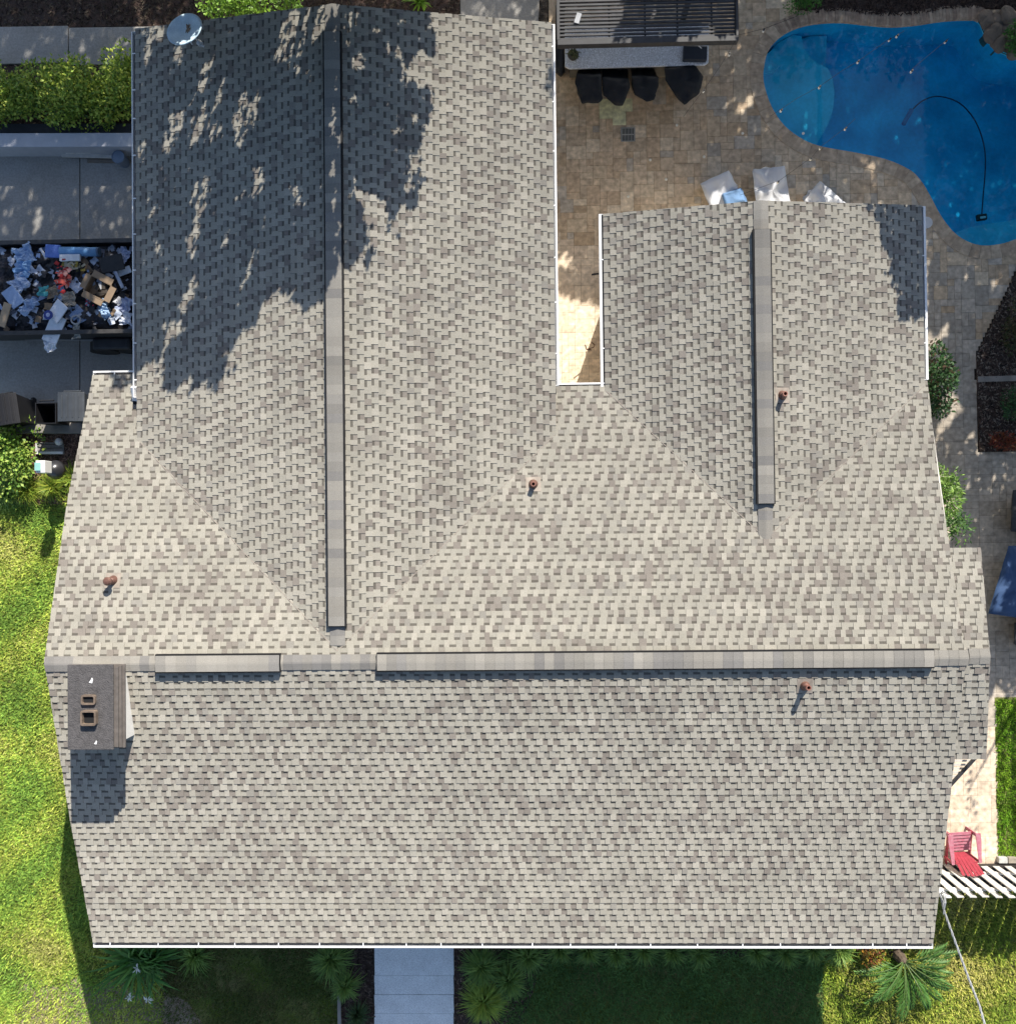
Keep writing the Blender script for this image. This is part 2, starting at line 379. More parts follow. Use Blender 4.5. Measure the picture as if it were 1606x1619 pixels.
clipshelf([(1320, 35), (1319, 60), (1317, 95)], [(1298, 87), (1285, 75), (1277, 60), (1274, 42), (1295, 35)], -.55, 'pool_step', PLAST2)
clipshelf([(1230, 66), (1238, 78), (1238, 92), (1230, 104), (1210, 108)], [(1206, 104), (1214, 78)], -.24, 'pool_step', PLAST2)
clipshelf([(1506, 367), (1522, 359), (1545, 350), (1575, 344), (1606, 340), (1700, 318)], [(1690, 335), (1650, 364), (1606, 380), (1550, 390), (1525, 382)], -.40, 'pool_bench', PLAST2)
m = bpy.data.materials.new('pool_water'); m.use_nodes = True; t = m.node_tree; t.nodes.remove(t.nodes['Principled BSDF'])
tr = t.nodes.new('ShaderNodeBsdfTransparent'); tr.inputs[0].default_value = (.42, .85, .96, 1); gl = t.nodes.new('ShaderNodeBsdfGlossy'); gl.inputs['Roughness'].default_value = .03
fr = t.nodes.new('ShaderNodeFresnel'); fr.inputs[0].default_value = 1.33; mx = t.nodes.new('ShaderNodeMixShader'); nz = t.nodes.new('ShaderNodeTexNoise'); nz.inputs['Scale'].default_value = 5; nz.inputs['Detail'].default_value = 3
bp = t.nodes.new('ShaderNodeBump'); bp.inputs['Strength'].default_value = .25; bp.inputs['Distance'].default_value = .03
t.links.new(nz.outputs[0], bp.inputs['Height']); t.links.new(bp.outputs[0], gl.inputs['Normal']); t.links.new(bp.outputs[0], fr.inputs['Normal'])
t.links.new(fr.outputs[0], mx.inputs[0]); t.links.new(tr.outputs[0], mx.inputs[1]); t.links.new(gl.outputs[0], mx.inputs[2]); t.links.new(mx.outputs[0], t.nodes['Material Output'].inputs[0])
b = MB(); b.add([(p[0], p[1], ZW) for p in grow(POOLW, .03)], [tuple(range(len(POOLW)))])
w = b.build('water', m, pool)
# beds
def bed(P, z, m, name, chips=0, seed=1, pal=((.10, .06, .045), (.16, .10, .075), (.05, .035, .03), (.22, .16, .12))):
    b = MB(); b.prism(P, -.03, z); o = structure(b.build(name, m))
    if chips:
        r = np.random.default_rng(seed); A = np.array(P); lo, hi = A.min(0), A.max(0); k = int(chips * (hi - lo).prod())
        p = r.uniform(lo, hi, (k, 2)); p = p[inpoly(p[:, 0], p[:, 1], P)]; k = len(p)
        a = r.uniform(0, 6.28, k); l = r.uniform(.015, .05, k); w_ = r.uniform(.006, .014, k); ti = r.uniform(-.4, .4, k)
        d = np.stack([np.cos(a), np.sin(a), ti], 1) * l[:, None]; e = np.stack([-np.sin(a), np.cos(a), r.uniform(-.3, .3, k)], 1) * w_[:, None]
        c = np.concatenate([p, (z + .012 + r.uniform(0, .01, k))[:, None]], 1)
        V = np.stack([c - d - e, c + d - e, c + d + e, c - d + e], 1).reshape(-1, 3); Fq = np.arange(4 * k).reshape(k, 4)
        cm = np.array(pal)[r.integers(0, len(pal), k)] * r.uniform(.6, 1.3, (k, 1)); o2 = arrmesh('mulch_chips', V, Fq, cm, MULCHC); o2['kind'] = 'stuff'; o2['label'] = 'wood chip mulch in the bed'; o2['category'] = 'mulch'
    return o
bed(BED_E, .03, MULCH, 'planting_bed', 900, 1, ((.06, .045, .04), (.11, .08, .065), (.03, .025, .022), (.2, .17, .14)))
bed(BED_N, .02, MULCH, 'planting_bed', 700, 2, ((.05, .035, .03), (.08, .06, .05), (.03, .022, .02)))
bed([xy(-60, -60), xy(727, -60), xy(727, 60), xy(320, 60), xy(300, 41), xy(-60, 44)], .02, MULCH, 'planting_bed', 350, 3, ((.05, .04, .03), (.1, .08, .06), (.03, .022, .02)))
bed([xy(-60, 105), xy(330, 100), xy(330, 210), xy(-60, 210)], .02, MULCH, 'planting_bed', 200, 4)
bed([xy(-60, 684), xy(330, 684), xy(330, 790), xy(-60, 800)], .03, MULCH, 'planting_bed', 2200, 5, ((.14, .08, .06), (.22, .13, .10), (.08, .05, .04), (.30, .2, .15)))
bed([xy(536, 1440), xy(592, 1440), xy(593, 1700), xy(540, 1700)], .02, MULCH, 'planting_bed', 900, 6, ((.07, .05, .04), (.12, .09, .07), (.04, .03, .025)))
bed([xy(717, 1440), xy(1420, 1440), xy(1420, 1512), xy(860, 1512), xy(800, 1700), xy(719, 1700)], .018, MULCH, 'planting_bed', 300, 7)
b = MB(); b.prism([xy(1546, 595, .06), xy(1650, 592, .06), xy(1650, 601, .06), xy(1546, 604, .06)], 0, .06); tag(b.build('edging_stone', KERB, bevel=.01), 'grey edging stone lying across the dark mulch bed by the pool path', 'edging')
b = MB(); b.prism([xy(533, 1560, .08), xy(538, 1560, .08), xy(540, 1660, .08), xy(534, 1660, .08)], 0, .08); tag(b.build('edging_board', KERB), 'thin grey edging board between front lawn and mulch bed', 'edging')

# ------------------------------------------------------------------ lawn blades
def grass(name, P, dens, cols, ln=(.045, .09), seed=1, z=0, patch=None, label=''):
    r = np.random.default_rng(seed); A = np.array(P); lo, hi = A.min(0), A.max(0); k = int(dens * (hi - lo).prod())
    p = r.uniform(lo, hi, (k, 2)); p = p[inpoly(p[:, 0], p[:, 1], P)]; k = len(p)
    # clumpy
    f1 = np.sin(p[:, 0] * 1.9 + np.sin(p[:, 1] * 1.3) * 2) * np.sin(p[:, 1] * 1.6 + np.sin(p[:, 0] * .9) * 2); f2 = np.sin(p[:, 0] * 23 + 3 * np.sin(p[:, 1] * 17)) * np.sin(p[:, 1] * 27 + 3 * np.sin(p[:, 0] * 19))
    keep = r.uniform(0, 1, k) < .72 + .28 * f2
    if patch is not None:
        keep &= ~((patch(p[:, 0], p[:, 1])) & (r.uniform(0, 1, k) < .55))
    p = p[keep]; f1 = f1[keep]; f2 = f2[keep]; k = len(p)
    a = r.uniform(0, 6.28, k); L = r.uniform(*ln, k) * (1 + .3 * f2); lean = r.uniform(.2, 1.1, k); w_ = r.uniform(.005, .010, k)
    dr = np.stack([np.cos(a), np.sin(a)], 1); e = np.stack([-np.sin(a), np.cos(a), np.zeros(k)], 1) * w_[:, None]
    c0 = np.concatenate([p, np.full((k, 1), z)], 1)
    mid = c0 + np.concatenate([dr * (L * lean * .35)[:, None], (L * .7)[:, None]], 1)
    tip = c0 + np.concatenate([dr * (L * lean)[:, None], (L * (1 - .35 * lean))[:, None]], 1)
    V = np.stack([c0 - e, c0 + e, mid + e, mid - e, tip + e * .25, tip - e * .25], 1).reshape(-1, 3)
    i = np.arange(k)[:, None] * 6
    Fq = np.concatenate([i + np.array([0, 1, 2, 3]), i + np.array([3, 2, 4, 5])], 0)
    cols = np.array(cols); ci = cols[np.clip((r.normal(0, .7, k) + (f1 + 1) * .5 * (len(cols) - 1)).round().astype(int), 0, len(cols) - 1)] * r.uniform(.75, 1.25, (k, 1)) * (1 + .28 * f2[:, None])
    o = arrmesh(name, V, Fq, np.concatenate([ci, ci], 0), GRASSM); tag(o, label, 'grass', kind='stuff'); return o
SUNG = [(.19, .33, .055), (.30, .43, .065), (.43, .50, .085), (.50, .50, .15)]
SHG = [(.085, .17, .045), (.10, .20, .05), (.12, .21, .06)]  # separate sunlit and shaded grass palettes, light and shade put into the colour
BARE = np.array([(22, 1590), (40, 1560), (62, 1548), (90, 1556), (112, 1530), (128, 1556), (150, 1560), (185, 1548), (230, 1572), (300, 1585), (330, 1700), (20, 1700)], float)
BARE2 = smooth_loop([tuple(p) for p in BARE], 3)
b = MB(); b.prism([xy(p[0] + random.uniform(-5, 5), p[1] + random.uniform(-5, 5), .008) for p in BARE2], -.02, .008); structure(b.build('bare_soil', mat('sandy_soil', (.36, .30, .22), 1, .3, 4, bump=1, bscale=30, col2=(.20, .16, .11), fleck=.4, fscale=40)))
def bare(x, y):
    n_ = np.sin(x * 2.3 + 1) * np.sin(y * 2.9 + 2) + .4 * np.sin(x * 7) * np.sin(y * 6)
    px = x / .01415 + 840; py = 827 - y / .01415
    return (n_ > .15) & (py > 1480) & (px < 560) | inpoly(px, py, BARE)
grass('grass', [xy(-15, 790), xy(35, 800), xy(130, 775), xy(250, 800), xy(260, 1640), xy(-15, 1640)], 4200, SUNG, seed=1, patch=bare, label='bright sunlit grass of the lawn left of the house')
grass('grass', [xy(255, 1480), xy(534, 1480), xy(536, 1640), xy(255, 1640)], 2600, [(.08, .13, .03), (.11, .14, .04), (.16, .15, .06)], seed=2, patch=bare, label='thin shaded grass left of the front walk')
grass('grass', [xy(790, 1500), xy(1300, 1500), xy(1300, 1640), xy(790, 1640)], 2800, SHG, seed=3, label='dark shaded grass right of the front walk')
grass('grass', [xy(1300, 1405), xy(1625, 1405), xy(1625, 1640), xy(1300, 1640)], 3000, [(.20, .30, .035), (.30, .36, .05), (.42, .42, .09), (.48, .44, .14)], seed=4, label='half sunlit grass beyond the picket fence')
grass('grass', [xy(1573, 1106), xy(1620, 1104), xy(1620, 1354), xy(1577, 1356)], 4200, [(.10, .24, .012), (.14, .28, .015), (.18, .30, .02)], ln=(.03, .05), seed=5, z=.012, label='smooth green grass strip beside the side walk')

# ------------------------------------------------------------------ house
house = thing('house', 'wide single-storey house under a grey-beige shingle roof with two rear wings', 'house', (0, 0, 0))
PAL = [(.390, .369, .315), (.370, .352, .303), (.415, .392, .338), (.315, .292, .254), (.277, .250, .219), (.256, .230, .202), (.308, .291, .257), (.380, .361, .309)]
DARKB = (.106, .097, .082)
def slope(mb, E0, udir, vdir, L, urange, seed, offs=0.0, cw=.128):
    """E0 eave origin, udir along eave, vdir up the slope (unit 3D), L slope length"""
    r = random.Random(seed); E0 = Vector(E0); u_ = Vector(udir).normalized(); v_ = Vector(vdir).normalized(); n_ = u_.cross(v_)
    if n_.z < 0: n_ = -n_
    rows = int(math.ceil(L / cw))
    P = lambda u, v, n: E0 + u_ * u + v_ * v + n_ * (n + offs)
    # one die-cut strip about a metre long, repeated with a stagger from course to course as on a real roof
    strips = [[.10, .11, .135, .09, .09, .125, .11, .105], [.115, .09, .095, .125, .13, .10, .09, .115], [.09, .125, .12, .095, .11, .09, .13, .105]]
    for k in range(rows):
        v0 = k * cw; v1 = min(L, v0 + cw); ua, ub = urange((v0 + v1) / 2)
        u = -40 + (k * .165 + (k // 7) * .21) % 1.0 + r.uniform(-.012, .012); tone = r.uniform(.97, 1.03); sn = 0
        while u < ub:
          st = strips[r.randrange(3)] if u > ua - 1.2 else strips[0]; sn += 1
          bt = r.uniform(.95, 1.05)
          for w_i, w in enumerate(st):
            tooth = w_i % 2 == 0
            a, b_ = max(u, ua), min(u + w, ub); u += w
            if b_ - a > .004:
                f = noise.noise(E0 * .3 + u_ * a * .6 + v_ * v0 * 1.6)
                if tooth: c = r.choice(PAL[:3] + PAL[7:]) if r.random() < .80 + f * .32 else r.choice(PAL[3:7])
                else: c = r.choice(PAL[:2] + PAL[7:]) if r.random() < .60 + f * .32 else r.choice(PAL[3:7])
                q_ = tone * bt * r.uniform(.96, 1.04); c = tuple(x * q_ for x in c)
                if tooth:
                    h0, h1 = .018, .0095
                    mb.quad(P(a, v0, h0), P(b_, v0, h0), P(b_, v1, h1), P(a, v1, h1), c)
                    mb.quad(P(a, v0, -.004), P(b_, v0, -.004), P(b_, v0, h0), P(a, v0, h0), tuple(x * .42 for x in c))  # butt and side faces coloured darker for the course shadow lines
                    mb.quad(P(a, v0, 0), P(a, v0, h0), P(a, v1, h1), P(a, v1, 0), tuple(x * .42 for x in c))
                    mb.quad(P(b_, v0, 0), P(b_, v1, 0), P(b_, v1, h1), P(b_, v0, h0), tuple(x * .42 for x in c))
                else:
                    h0, h1 = .009, .001; vm = v0 + (v1 - v0) * .62; hm = h0 + (h1 - h0) * .62
                    mb.quad(P(a, v0, h0), P(b_, v0, h0), P(b_, vm, hm), P(a, vm, hm), c)
                    mb.quad(P(a, vm, hm), P(b_, vm, hm), P(b_, v1, h1), P(a, v1, h1), tuple(.2 * x + .8 * y for x, y in zip(c, DARKB)))
                    mb.quad(P(a, v0, -.004), P(b_, v0, -.004), P(b_, v0, h0), P(a, v0, h0), tuple(x * .42 for x in c))
rf = MB()
def vec(a, b): return Vector(b) - Vector(a)
# rake x along the S and N slopes follow the survey
def rk(pts):
    ys = [p[0] for p in pts]; xs = [p[1] for p in pts]
    return lambda y: float(np.interp(y, ys, xs))
nS = (0, -PM, 1); cS = Hr - PM * yR   # z = Hr - PM*(yR-y) -> z - PM*y = Hr-PM*yR
def onS(px, py): return UP(px, py, (0, -PM, 1), Hr - PM * yR)
def onN(px, py): return UP(px, py, (0, PM, 1), Hr + PM * yR)
wS = rk(sorted([(onS(a, b)[1], onS(a, b)[0]) for a, b in ((148, 1493), (110, 1290), (72, 1056))]))
eS = rk(sorted([(onS(a, b)[1], onS(a, b)[0]) for a, b in ((1475, 1489), (1489, 1370), (1504, 1242), (1526, 1050))]))
wN = rk(sorted([(onN(a, b)[1], onN(a, b)[0]) for a, b in ((70, 1044), (107, 790), (147, 593))]))
eN = rk(sorted([(onN(a, b)[1], onN(a, b)[0]) for a, b in ((1466, 604), (1484, 760), (1500, 860), (1526, 1038))]))
mg = math.sqrt(1 + PM * PM)
LS = (yR - yS) * mg
slope(rf, (0, yS, hS), (1, 0, 0), (0, 1, PM), LS, lambda v: (wS(yS + v / mg), eS(yS + v / mg)), 11)
LNn = (yNw - yR) * mg; hNw = Hr - PM * (yNw - yR)
def nrange(v):
    y = yNw - v / mg
    return (wN(y), eN(y)) if y < yNc else (wN(y), nW + .3)
slope(rf, (0, yNw, hNw), (1, 0, 0), (0, -1, PM), LNn, nrange, 12)
def wing(xe, xr, ze, zr, yg, ygr, ya, seed, hs):
    L = math.hypot(xr - xe, zr - ze); d = (xr - xe) / abs(xr - xe)
    fy = lambda v: yg + (ygr - yg) * v / L
    slope(rf, (xe, 0, ze), (0, -1, 0), (xr - xe, 0, zr - ze), L, lambda v: (-fy(v), -ya + .0), seed)
yNgr = U(527, 6, hNr)[1]; yEgr = U(1200, 317, hEr)[1]
yNgW = U(211, 45, hn)[1]; yNgE = U(872, 35, hn)[1]; yEgW = U(956, 338, he)[1]; yEgE = U(1457, 324, he)[1]
wing(nW, nR, hn, hNr, yNgW, yNgr, yNa, 13, 0); wing(nE, nR, hn, hNr, yNgE, yNgr, yNa, 14, 0)
wing(eW, eR, he, hEr, yEgW, yEgr, yEa, 15, 0); wing(eE, eR, he, hEr, yEgE, yEgr, yEa, 16, 0)
# the narrow extra roof over the east porch
def onX(px, py): return UP(px, py, (0, PM, 1), Hr - .03 + PM * yR)
xX = onX(1565, 1040)[0]; yX0 = onX(1550, 866)[1]; yX1 = UP(1558, 1200, (0, -PM, 1), Hr - .03 - PM * yR)[1]
xN0 = onX(1550, 866)[0]; xS0 = UP(1559, 1200, (0, -PM, 1), Hr - .03 - PM * yR)[0]
hx0 = Hr - .03 - PM * (yX0 - yR); hx1 = Hr - .03 - PM * (yR - yX1)
slope(rf, (0, yX0, hx0), (1, 0, 0), (0, -1, PM), (yX0 - yR) * mg, lambda v: (7.2, xN0 + (xX - xN0) * v / ((yX0 - yR) * mg)), 17)
slope(rf, (0, yX1, hx1), (1, 0, 0), (0, 1, PM), (yR - yX1) * mg, lambda v: (7.2, xS0 + (xX - xS0) * v / ((yR - yX1) * mg)), 18)
# ridge caps
def caps(mb, A, B, w, lift, seed, drop=.035, seg=.17, side=False):
    r = random.Random(seed); A = Vector(A); B = Vector(B); d = (B - A); L = d.length; d.normalize(); x = d.cross(Vector((0, 0, 1))).normalized(); k = max(1, int(L / seg))
    for i in range(k):
        t0, t1 = i * L / k, (i + 1) * L / k; q_ = r.uniform(.85, 1.06); c = tuple(v * q_ for v in r.choice([(.31, .295, .265), (.285, .272, .248), (.34, .322, .288), (.25, .241, .228), (.325, .308, .275)]))
        z0, z1 = lift + .006, lift + .001
        p = lambda t, s, z: A + d * t + x * s * w / 2 + Vector((0, 0, z))
        for s0, s1, za, zb in ((-1, -.12, -drop, 0), (-.12, .12, 0, 0), (.12, 1, 0, -drop)):
            mb.quad(p(t0, s0, z0 + za), p(t0, s1, z0 + zb), p(t1, s1, z1 + zb), p(t1, s0, z1 + za), c)
        for s in (-1, 1): mb.quad(p(t0, s, -.12), p(t0, s, z0 - drop), p(t1, s, z1 - drop), p(t1, s, -.12), tuple(v * .45 for v in c) if not side else (.03, .03, .03))
    return k
rd = U(535, 1046, Hr)
caps(rf, (wS(yR) , yR, Hr), (7.56, yR, Hr), .27, .02, 21)
caps(rf, (7.58, yR + .02, Hr - .03), (xX, yR + .02, Hr - .03), .27, .02, 25)
caps(rf, (nR, yNgr, hNr), (nR, yNa + .1, hNr), .27, .018, 22)
caps(rf, (eR, yEgr, hEr), (eR, yEa, hEr), .27, .018, 23)
roof = rf.build('roof', SHING, house)
# raised ridge vents
def ridge_vent(A, B, seed):
    b = MB(); A = Vector(A); B = Vector(B); d = (B - A).normalized()
    caps(b, A, B, .285, .075, seed, drop=.015, side=True)
    o = b.build('ridge_vent', SHING, roof)
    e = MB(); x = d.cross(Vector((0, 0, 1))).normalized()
    e.beam(A + Vector((0, 0, .012)) - d * .012, B + Vector((0, 0, .012)) + d * .012, .335, .075);  # dark core widened past the caps to stand for their shadow
    e.build('vent_shade_core', DARK, roof)
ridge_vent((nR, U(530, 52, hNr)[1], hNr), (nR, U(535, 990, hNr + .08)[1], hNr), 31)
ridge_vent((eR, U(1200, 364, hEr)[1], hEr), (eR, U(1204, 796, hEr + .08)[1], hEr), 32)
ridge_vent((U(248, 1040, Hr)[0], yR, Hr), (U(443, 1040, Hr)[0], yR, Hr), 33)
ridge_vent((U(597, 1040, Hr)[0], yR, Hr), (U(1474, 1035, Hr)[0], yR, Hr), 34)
# valley flashing lines
b = MB()
def valley(xe, ze, xr, zr, ya):
    yv = yR + (Hr - ze) / PM
    b.beam((xe, yv, ze + .012), (xr, ya, zr + .012), .016, .010, (.34, .30, .26))
for a in ((nW, hn, nR, hNr, yNa), (nE, hn, nR, hNr, yNa), (eW, he, eR, hEr, yEa), (eE, he, eR, hEr, yEa)): valley(*a)
b.build('valley', SHING, roof)
# roof deck bodies (thickness under the shingles) and walls
b = MB(); T = .16
def deck(pts):  # pts top outline 3D, slab of thickness T
    n = len(pts); top = [(p[0], p[1], p[2] - .008) for p in pts]; bot = [(p[0], p[1], p[2] - T) for p in pts]
    b.add(top + bot, [tuple(range(n)), tuple(range(2 * n - 1, n - 1, -1))] + [(i, (i + 1) % n, (i + 1) % n + n, i + n) for i in range(n)])
i_ = .012
deck([(wS(yS) + i_, yS + .01, hS), (eS(yS) - i_, yS + .01, hS), (eS(yR) - i_, yR, Hr), (wS(yR) + i_, yR, Hr)])
deck([(wN(yR) + i_, yR, Hr), (eN(yR) - i_, yR, Hr), (eN(yNc) - i_, yNc - .01, Hr - PM * (yNc - yR)), (wN(yNc) + i_, yNc - .01, Hr - PM * (yNc - yR))])
deck([(wN(yNc) + i_, yNc - .01, Hr - PM * (yNc - yR)), (nW + .3, yNc - .01, Hr - PM * (yNc - yR)), (nW + .3, yNw - .01, hNw), (wN(yNw) + i_, yNw - .01, hNw)])
deck([(nW + .01, yNgW - i_, hn), (nW + .01, .2, hn), (nR, yNa, hNr), (nR, yNgr - i_, hNr)])
deck([(nR, yNgr - i_, hNr), (nR, yNa, hNr), (nE - .01, .2, hn), (nE - .01, yNgE - i_, hn)])
deck([(eW + .01, yEgW - i_, he), (eW + .01, 1.0, he), (eR, yEa, hEr), (eR, yEgr - i_, hEr)])
deck([(eR, yEgr - i_, hEr), (eR, yEa, hEr), (eE - .01, 1.0, he), (eE - .01, yEgE - i_, he)])
deck([(7.3, yX0 - .01, hx0), (7.3, yR, Hr - .03), (xX - i_, yR, Hr - .03), (xN0 - i_, yX0 - .01, hx0)])
deck([(7.3, yR, Hr - .03), (7.3, yX1 + .01, hx1), (xS0 - i_, yX1 + .01, hx1), (xX - i_, yR, Hr - .03)])
b.build('fascia', FASC, house)
b = MB(); o_ = .45
zm = lambda x, y: min(Hr - PM * abs(y - yR), 9) - T - .01
def wallbox(x0, x1, ys, zf):
    ys = sorted(ys); P0 = ys
    n = len(ys); vs = [(x, y, 0) for x in (x0, x1) for y in ys] + [(x, y, zf(x, y)) for x in (x0, x1) for y in ys]
    fs = []
    for k in range(n - 1):
        for s in (0, n): fs.append((s + k, s + k + 1, 2 * n + s + k + 1, 2 * n + s + k))
    fs += [(0, n, 3 * n, 2 * n), (n - 1, 2 * n - 1, 4 * n - 1, 3 * n - 1)]
    b.add(vs, fs)
wallbox(xW + o_, xE - .3, [yS + .6, yR, yNc - .35], zm)
wallbox(xW + o_, nW + o_ + .5, [0, yNw - .3], zm)
def gable(x0, x1, xr, y0, y1, ze, zr):
    zz = lambda x: (ze + (zr - ze) * ((x - x0) / (xr - x0) if x < xr else (x1 - x) / (x1 - xr))) - T - .01
    xs = [x0 + o_, xr, x1 - o_]
    vs = [(x, y, 0) for y in (y0, y1) for x in xs] + [(x, y, zz(x)) for y in (y0, y1) for x in xs]
    b.add(vs, [(0, 1, 7, 6), (1, 2, 8, 7), (3, 4, 10, 9), (4, 5, 11, 10), (0, 3, 9, 6), (2, 5, 11, 8)])
gable(nW, nE, nR, 0, yNgW - .45, hn, hNr); gable(eW, eE, eR, 0, yEgE - .45, he, hEr)
b.build('wall', STUCCO, house)
GLASS = mat('window_glass', (.03, .04, .05), .08, .1, 5, spec=.8)
yw = yS + .6
for x, z, w, h in ((-6.2, 1.35, 1.6, 1.2), (-3.9, 1.35, 1.2, 1.2), (1.2, 1.35, 1.8, 1.2), (5.2, 1.35, 1.6, 1.2)):
    b = MB()
    for dx in (-w / 2, w / 2): b.box((x + dx, yw - .03, z), (.07, .06, h + .07))
    for dz_ in (-h / 2, h / 2): b.box((x, yw - .03, z + dz_), (w - .07, .06, .07))
    b.box((x, yw - .028, z), (.04, .05, h - .07)); f_ = b.build('window', WHITE, house)
    b = MB(); b.box((x, yw - .012, z), (w - .07, .02, h - .07)); b.build('pane', GLASS, f_)
b = MB(); b.box((-1.95, yw - .03, 1.05), (.95, .05, 2.05)); dr_ = b.build('door', mat('door_paint', (.16, .08, .05), .5), house, bevel=.01)
b = MB(); b.lathe((-1.6, yw - .09, 1.02), [(.03, -.03), (.035, 0), (.03, .03)], 12); b.build('handle', BLKM, dr_)

# gutters
def gutter(A, B, out, name='gutter', lip=.03, w=.125, straps=.7, dirt_shade=True, seed=1, inside=None):
    """A->B along the eave at roof edge height, out = outward unit (x,y)"""
    A = Vector(A); B = Vector(B); o = Vector((out[0], out[1], 0)); d = (B - A).normalized(); L = (B - A).length
    b = MB(); up = Vector((0, 0, 1))
    def q(p0, p1, z0, z1): # plate from offset p0 to p1 in out dir
        vs = []
        for P in (A, B):
            for oo, zz in ((p0, z0), (p1, z0), (p1, z1), (p0, z1)): vs.append(P + o * oo + up * zz)
        b.add(vs, [(0, 1, 2, 3), (7, 6, 5, 4), (0, 4, 5, 1), (1, 5, 6, 2), (2, 6, 7, 3), (3, 7, 4, 0)])
    q(.004, .012, -.13, -.02); q(w - .008, w, -.13, -.008); q(w - lip, w + .004, -.008, -.001)
    q(.012, w - .008, -.13, -.122)
    for P, s in ((A, 1), (B, -1)):
        b.beam(P + o * .004 + up * -.07, P + o * w + up * -.07, .01, .12)
    g = b.build(name, WHITE, house, bevel=.002)
    if dirt_shade:
        i = MB(); i.beam(A + o * (w * .5) + up * -.115 + d * .02, B + o * (w * .5) + up * -.115 - d * .02, w - .025, .012); i.build('gutter_bed', inside or GUTIN, g)  # bed colour darkened for debris and for the shade inside the gutter
    k = int(L / straps); r = random.Random(seed)
    for j in range(1, k + 1):
        t = (j - .5 + r.uniform(-.12, .12)) * L / k; P = A + d * t
        s = MB(); s.beam(P + o * .0 + up * .002, P + o * (w - .01) + up * .002, .022, .006); s.build('gutter_strap', WHITE, g)
    return g
gutter((wS(yS), yS + .02, hS), (eS(yS), yS + .02, hS), (0, -1), straps=.78, lip=.035, seed=1)
gutter((nW + .02, yNgW - .05, hn), (nW + .02, U(213, 628, hn)[1], hn), (-1, 0), straps=.7, lip=.016, w=.10, seed=2)
gutter((nE - .02, yNgE - .03, hn), (nE - .02, yNc - .0, hn), (1, 0), straps=.95, lip=.03, w=.085, seed=3, inside=WHITE)
hc_ = Hr - PM * (yNc - yR)
gutter((nE + .06, yNc - .02, hc_), (eW, yNc - .02, hc_), (0, 1), straps=2, lip=.03, w=.10, seed=4)
gutter((eW + .02, yEgW, he), (eW + .02, yNc, he), (-1, 0), straps=1.6, lip=.045, w=.10, seed=5)
gutter((eE - .02, yEgE - .02, he), (eE - .02, U(1466, 600, he)[1], he), (1, 0), straps=1.3, lip=.04, w=.10, seed=6, inside=WHITE)
gutter((wN(yNw), yNw - .02, hNw), (nW - .1, yNw - .02, hNw), (0, 1), straps=.5, lip=.03, w=.10, seed=7)
# downspout outlet of the west wing gutter
b = MB(); p = U(214, 612, hn - .1); q_ = U(213.5, 634, hn - .18)
b.beam((p[0] - .01, p[1], hn - .05), (q_[0], q_[1], hn - .22), .10, .075); dsp = b.build('downspout', WHITE, house, bevel=.004)
b = MB(); b.beam((q_[0], q_[1] + .02, hn - .205), (q_[0], q_[1] - .105, hn - .225), .085, .065); b.build('outlet', DARK, dsp)
b = MB(); b.tube([(eW - .06, yNc + .06, he - .15), (eW + .25, yNc - .1, he - .6), (eW + .3, yNc - .15, .1)], .035, 8); b.build('downspout', WHITE, house)

# pipe vents
def pipe_vent(px, py, capped, h=.16):
    # roof height there
    P = None
    for nrm, c in (((0, PM, 1), Hr + PM * yR), ((0, -PM, 1), Hr - PM * yR), ((peE, 0, 1), he + peE * eE), ((pnE, 0, 1), hn + pnE * nE)):
        q = UP(px, py, nrm, c)
        if nrm == (0, -PM, 1) and q[1] > yR: continue
        if nrm == (0, PM, 1) and q[1] < yR: continue
        if abs(nrm[0]) > 0 and not (q[0] > (eR if nrm[0] == peE else nR) and q[0] < (eE if nrm[0] == peE else nE)): continue
        if P is None or q[2] > P[2]: P = q; NN = nrm
    n_ = Vector(NN).normalized(); P = Vector(P)
    b = MB(); b.lathe(P + Vector((0, 0, -.02)), [(.10, .0), (.085, .045), (.062, .10), (.05, .13)], 18); f_ = b.build('vent_flashing', COPPER, roof, smooth=True)
    b = MB()
    t1 = n_.orthogonal().normalized(); t2 = n_.cross(t1)
    t1 = Vector((1, 0, -NN[0])).normalized(); t2 = n_.cross(t1)
    vs = [P + n_ * .017 + t1 * a * .14 + t2 * c_ * .14 for a, c_ in ((-1, -1), (1, -1), (1, 1), (-1, 1))]
    b.add(vs, [(0, 1, 2, 3)]); b.build('flashing_skirt', mat('aged_flashing', (.29, .25, .21), .7, .2, 12), f_)
    b = MB()
    if capped: b.lathe(P, [(.045, .08), (.045, h + .1), (.075, h + .1), (.078, h + .14), (.05, h + .175), (.0, h + .185)], 18)
    else: b.lathe(P, [(.046, .08), (.046, h + .16), (.030, h + .16), (.030, .1), (0, .1)], 18)
    b.build('vent_pipe', COPPER if capped else mat('vent_pipe', (.26, .12, .09), .6, .2, 12), roof, smooth=False)
pipe_vent(179, 918, True, .1); pipe_vent(843, 766, False, .06); pipe_vent(1236, 625, False, .07); pipe_vent(1272, 1084, False, .08)

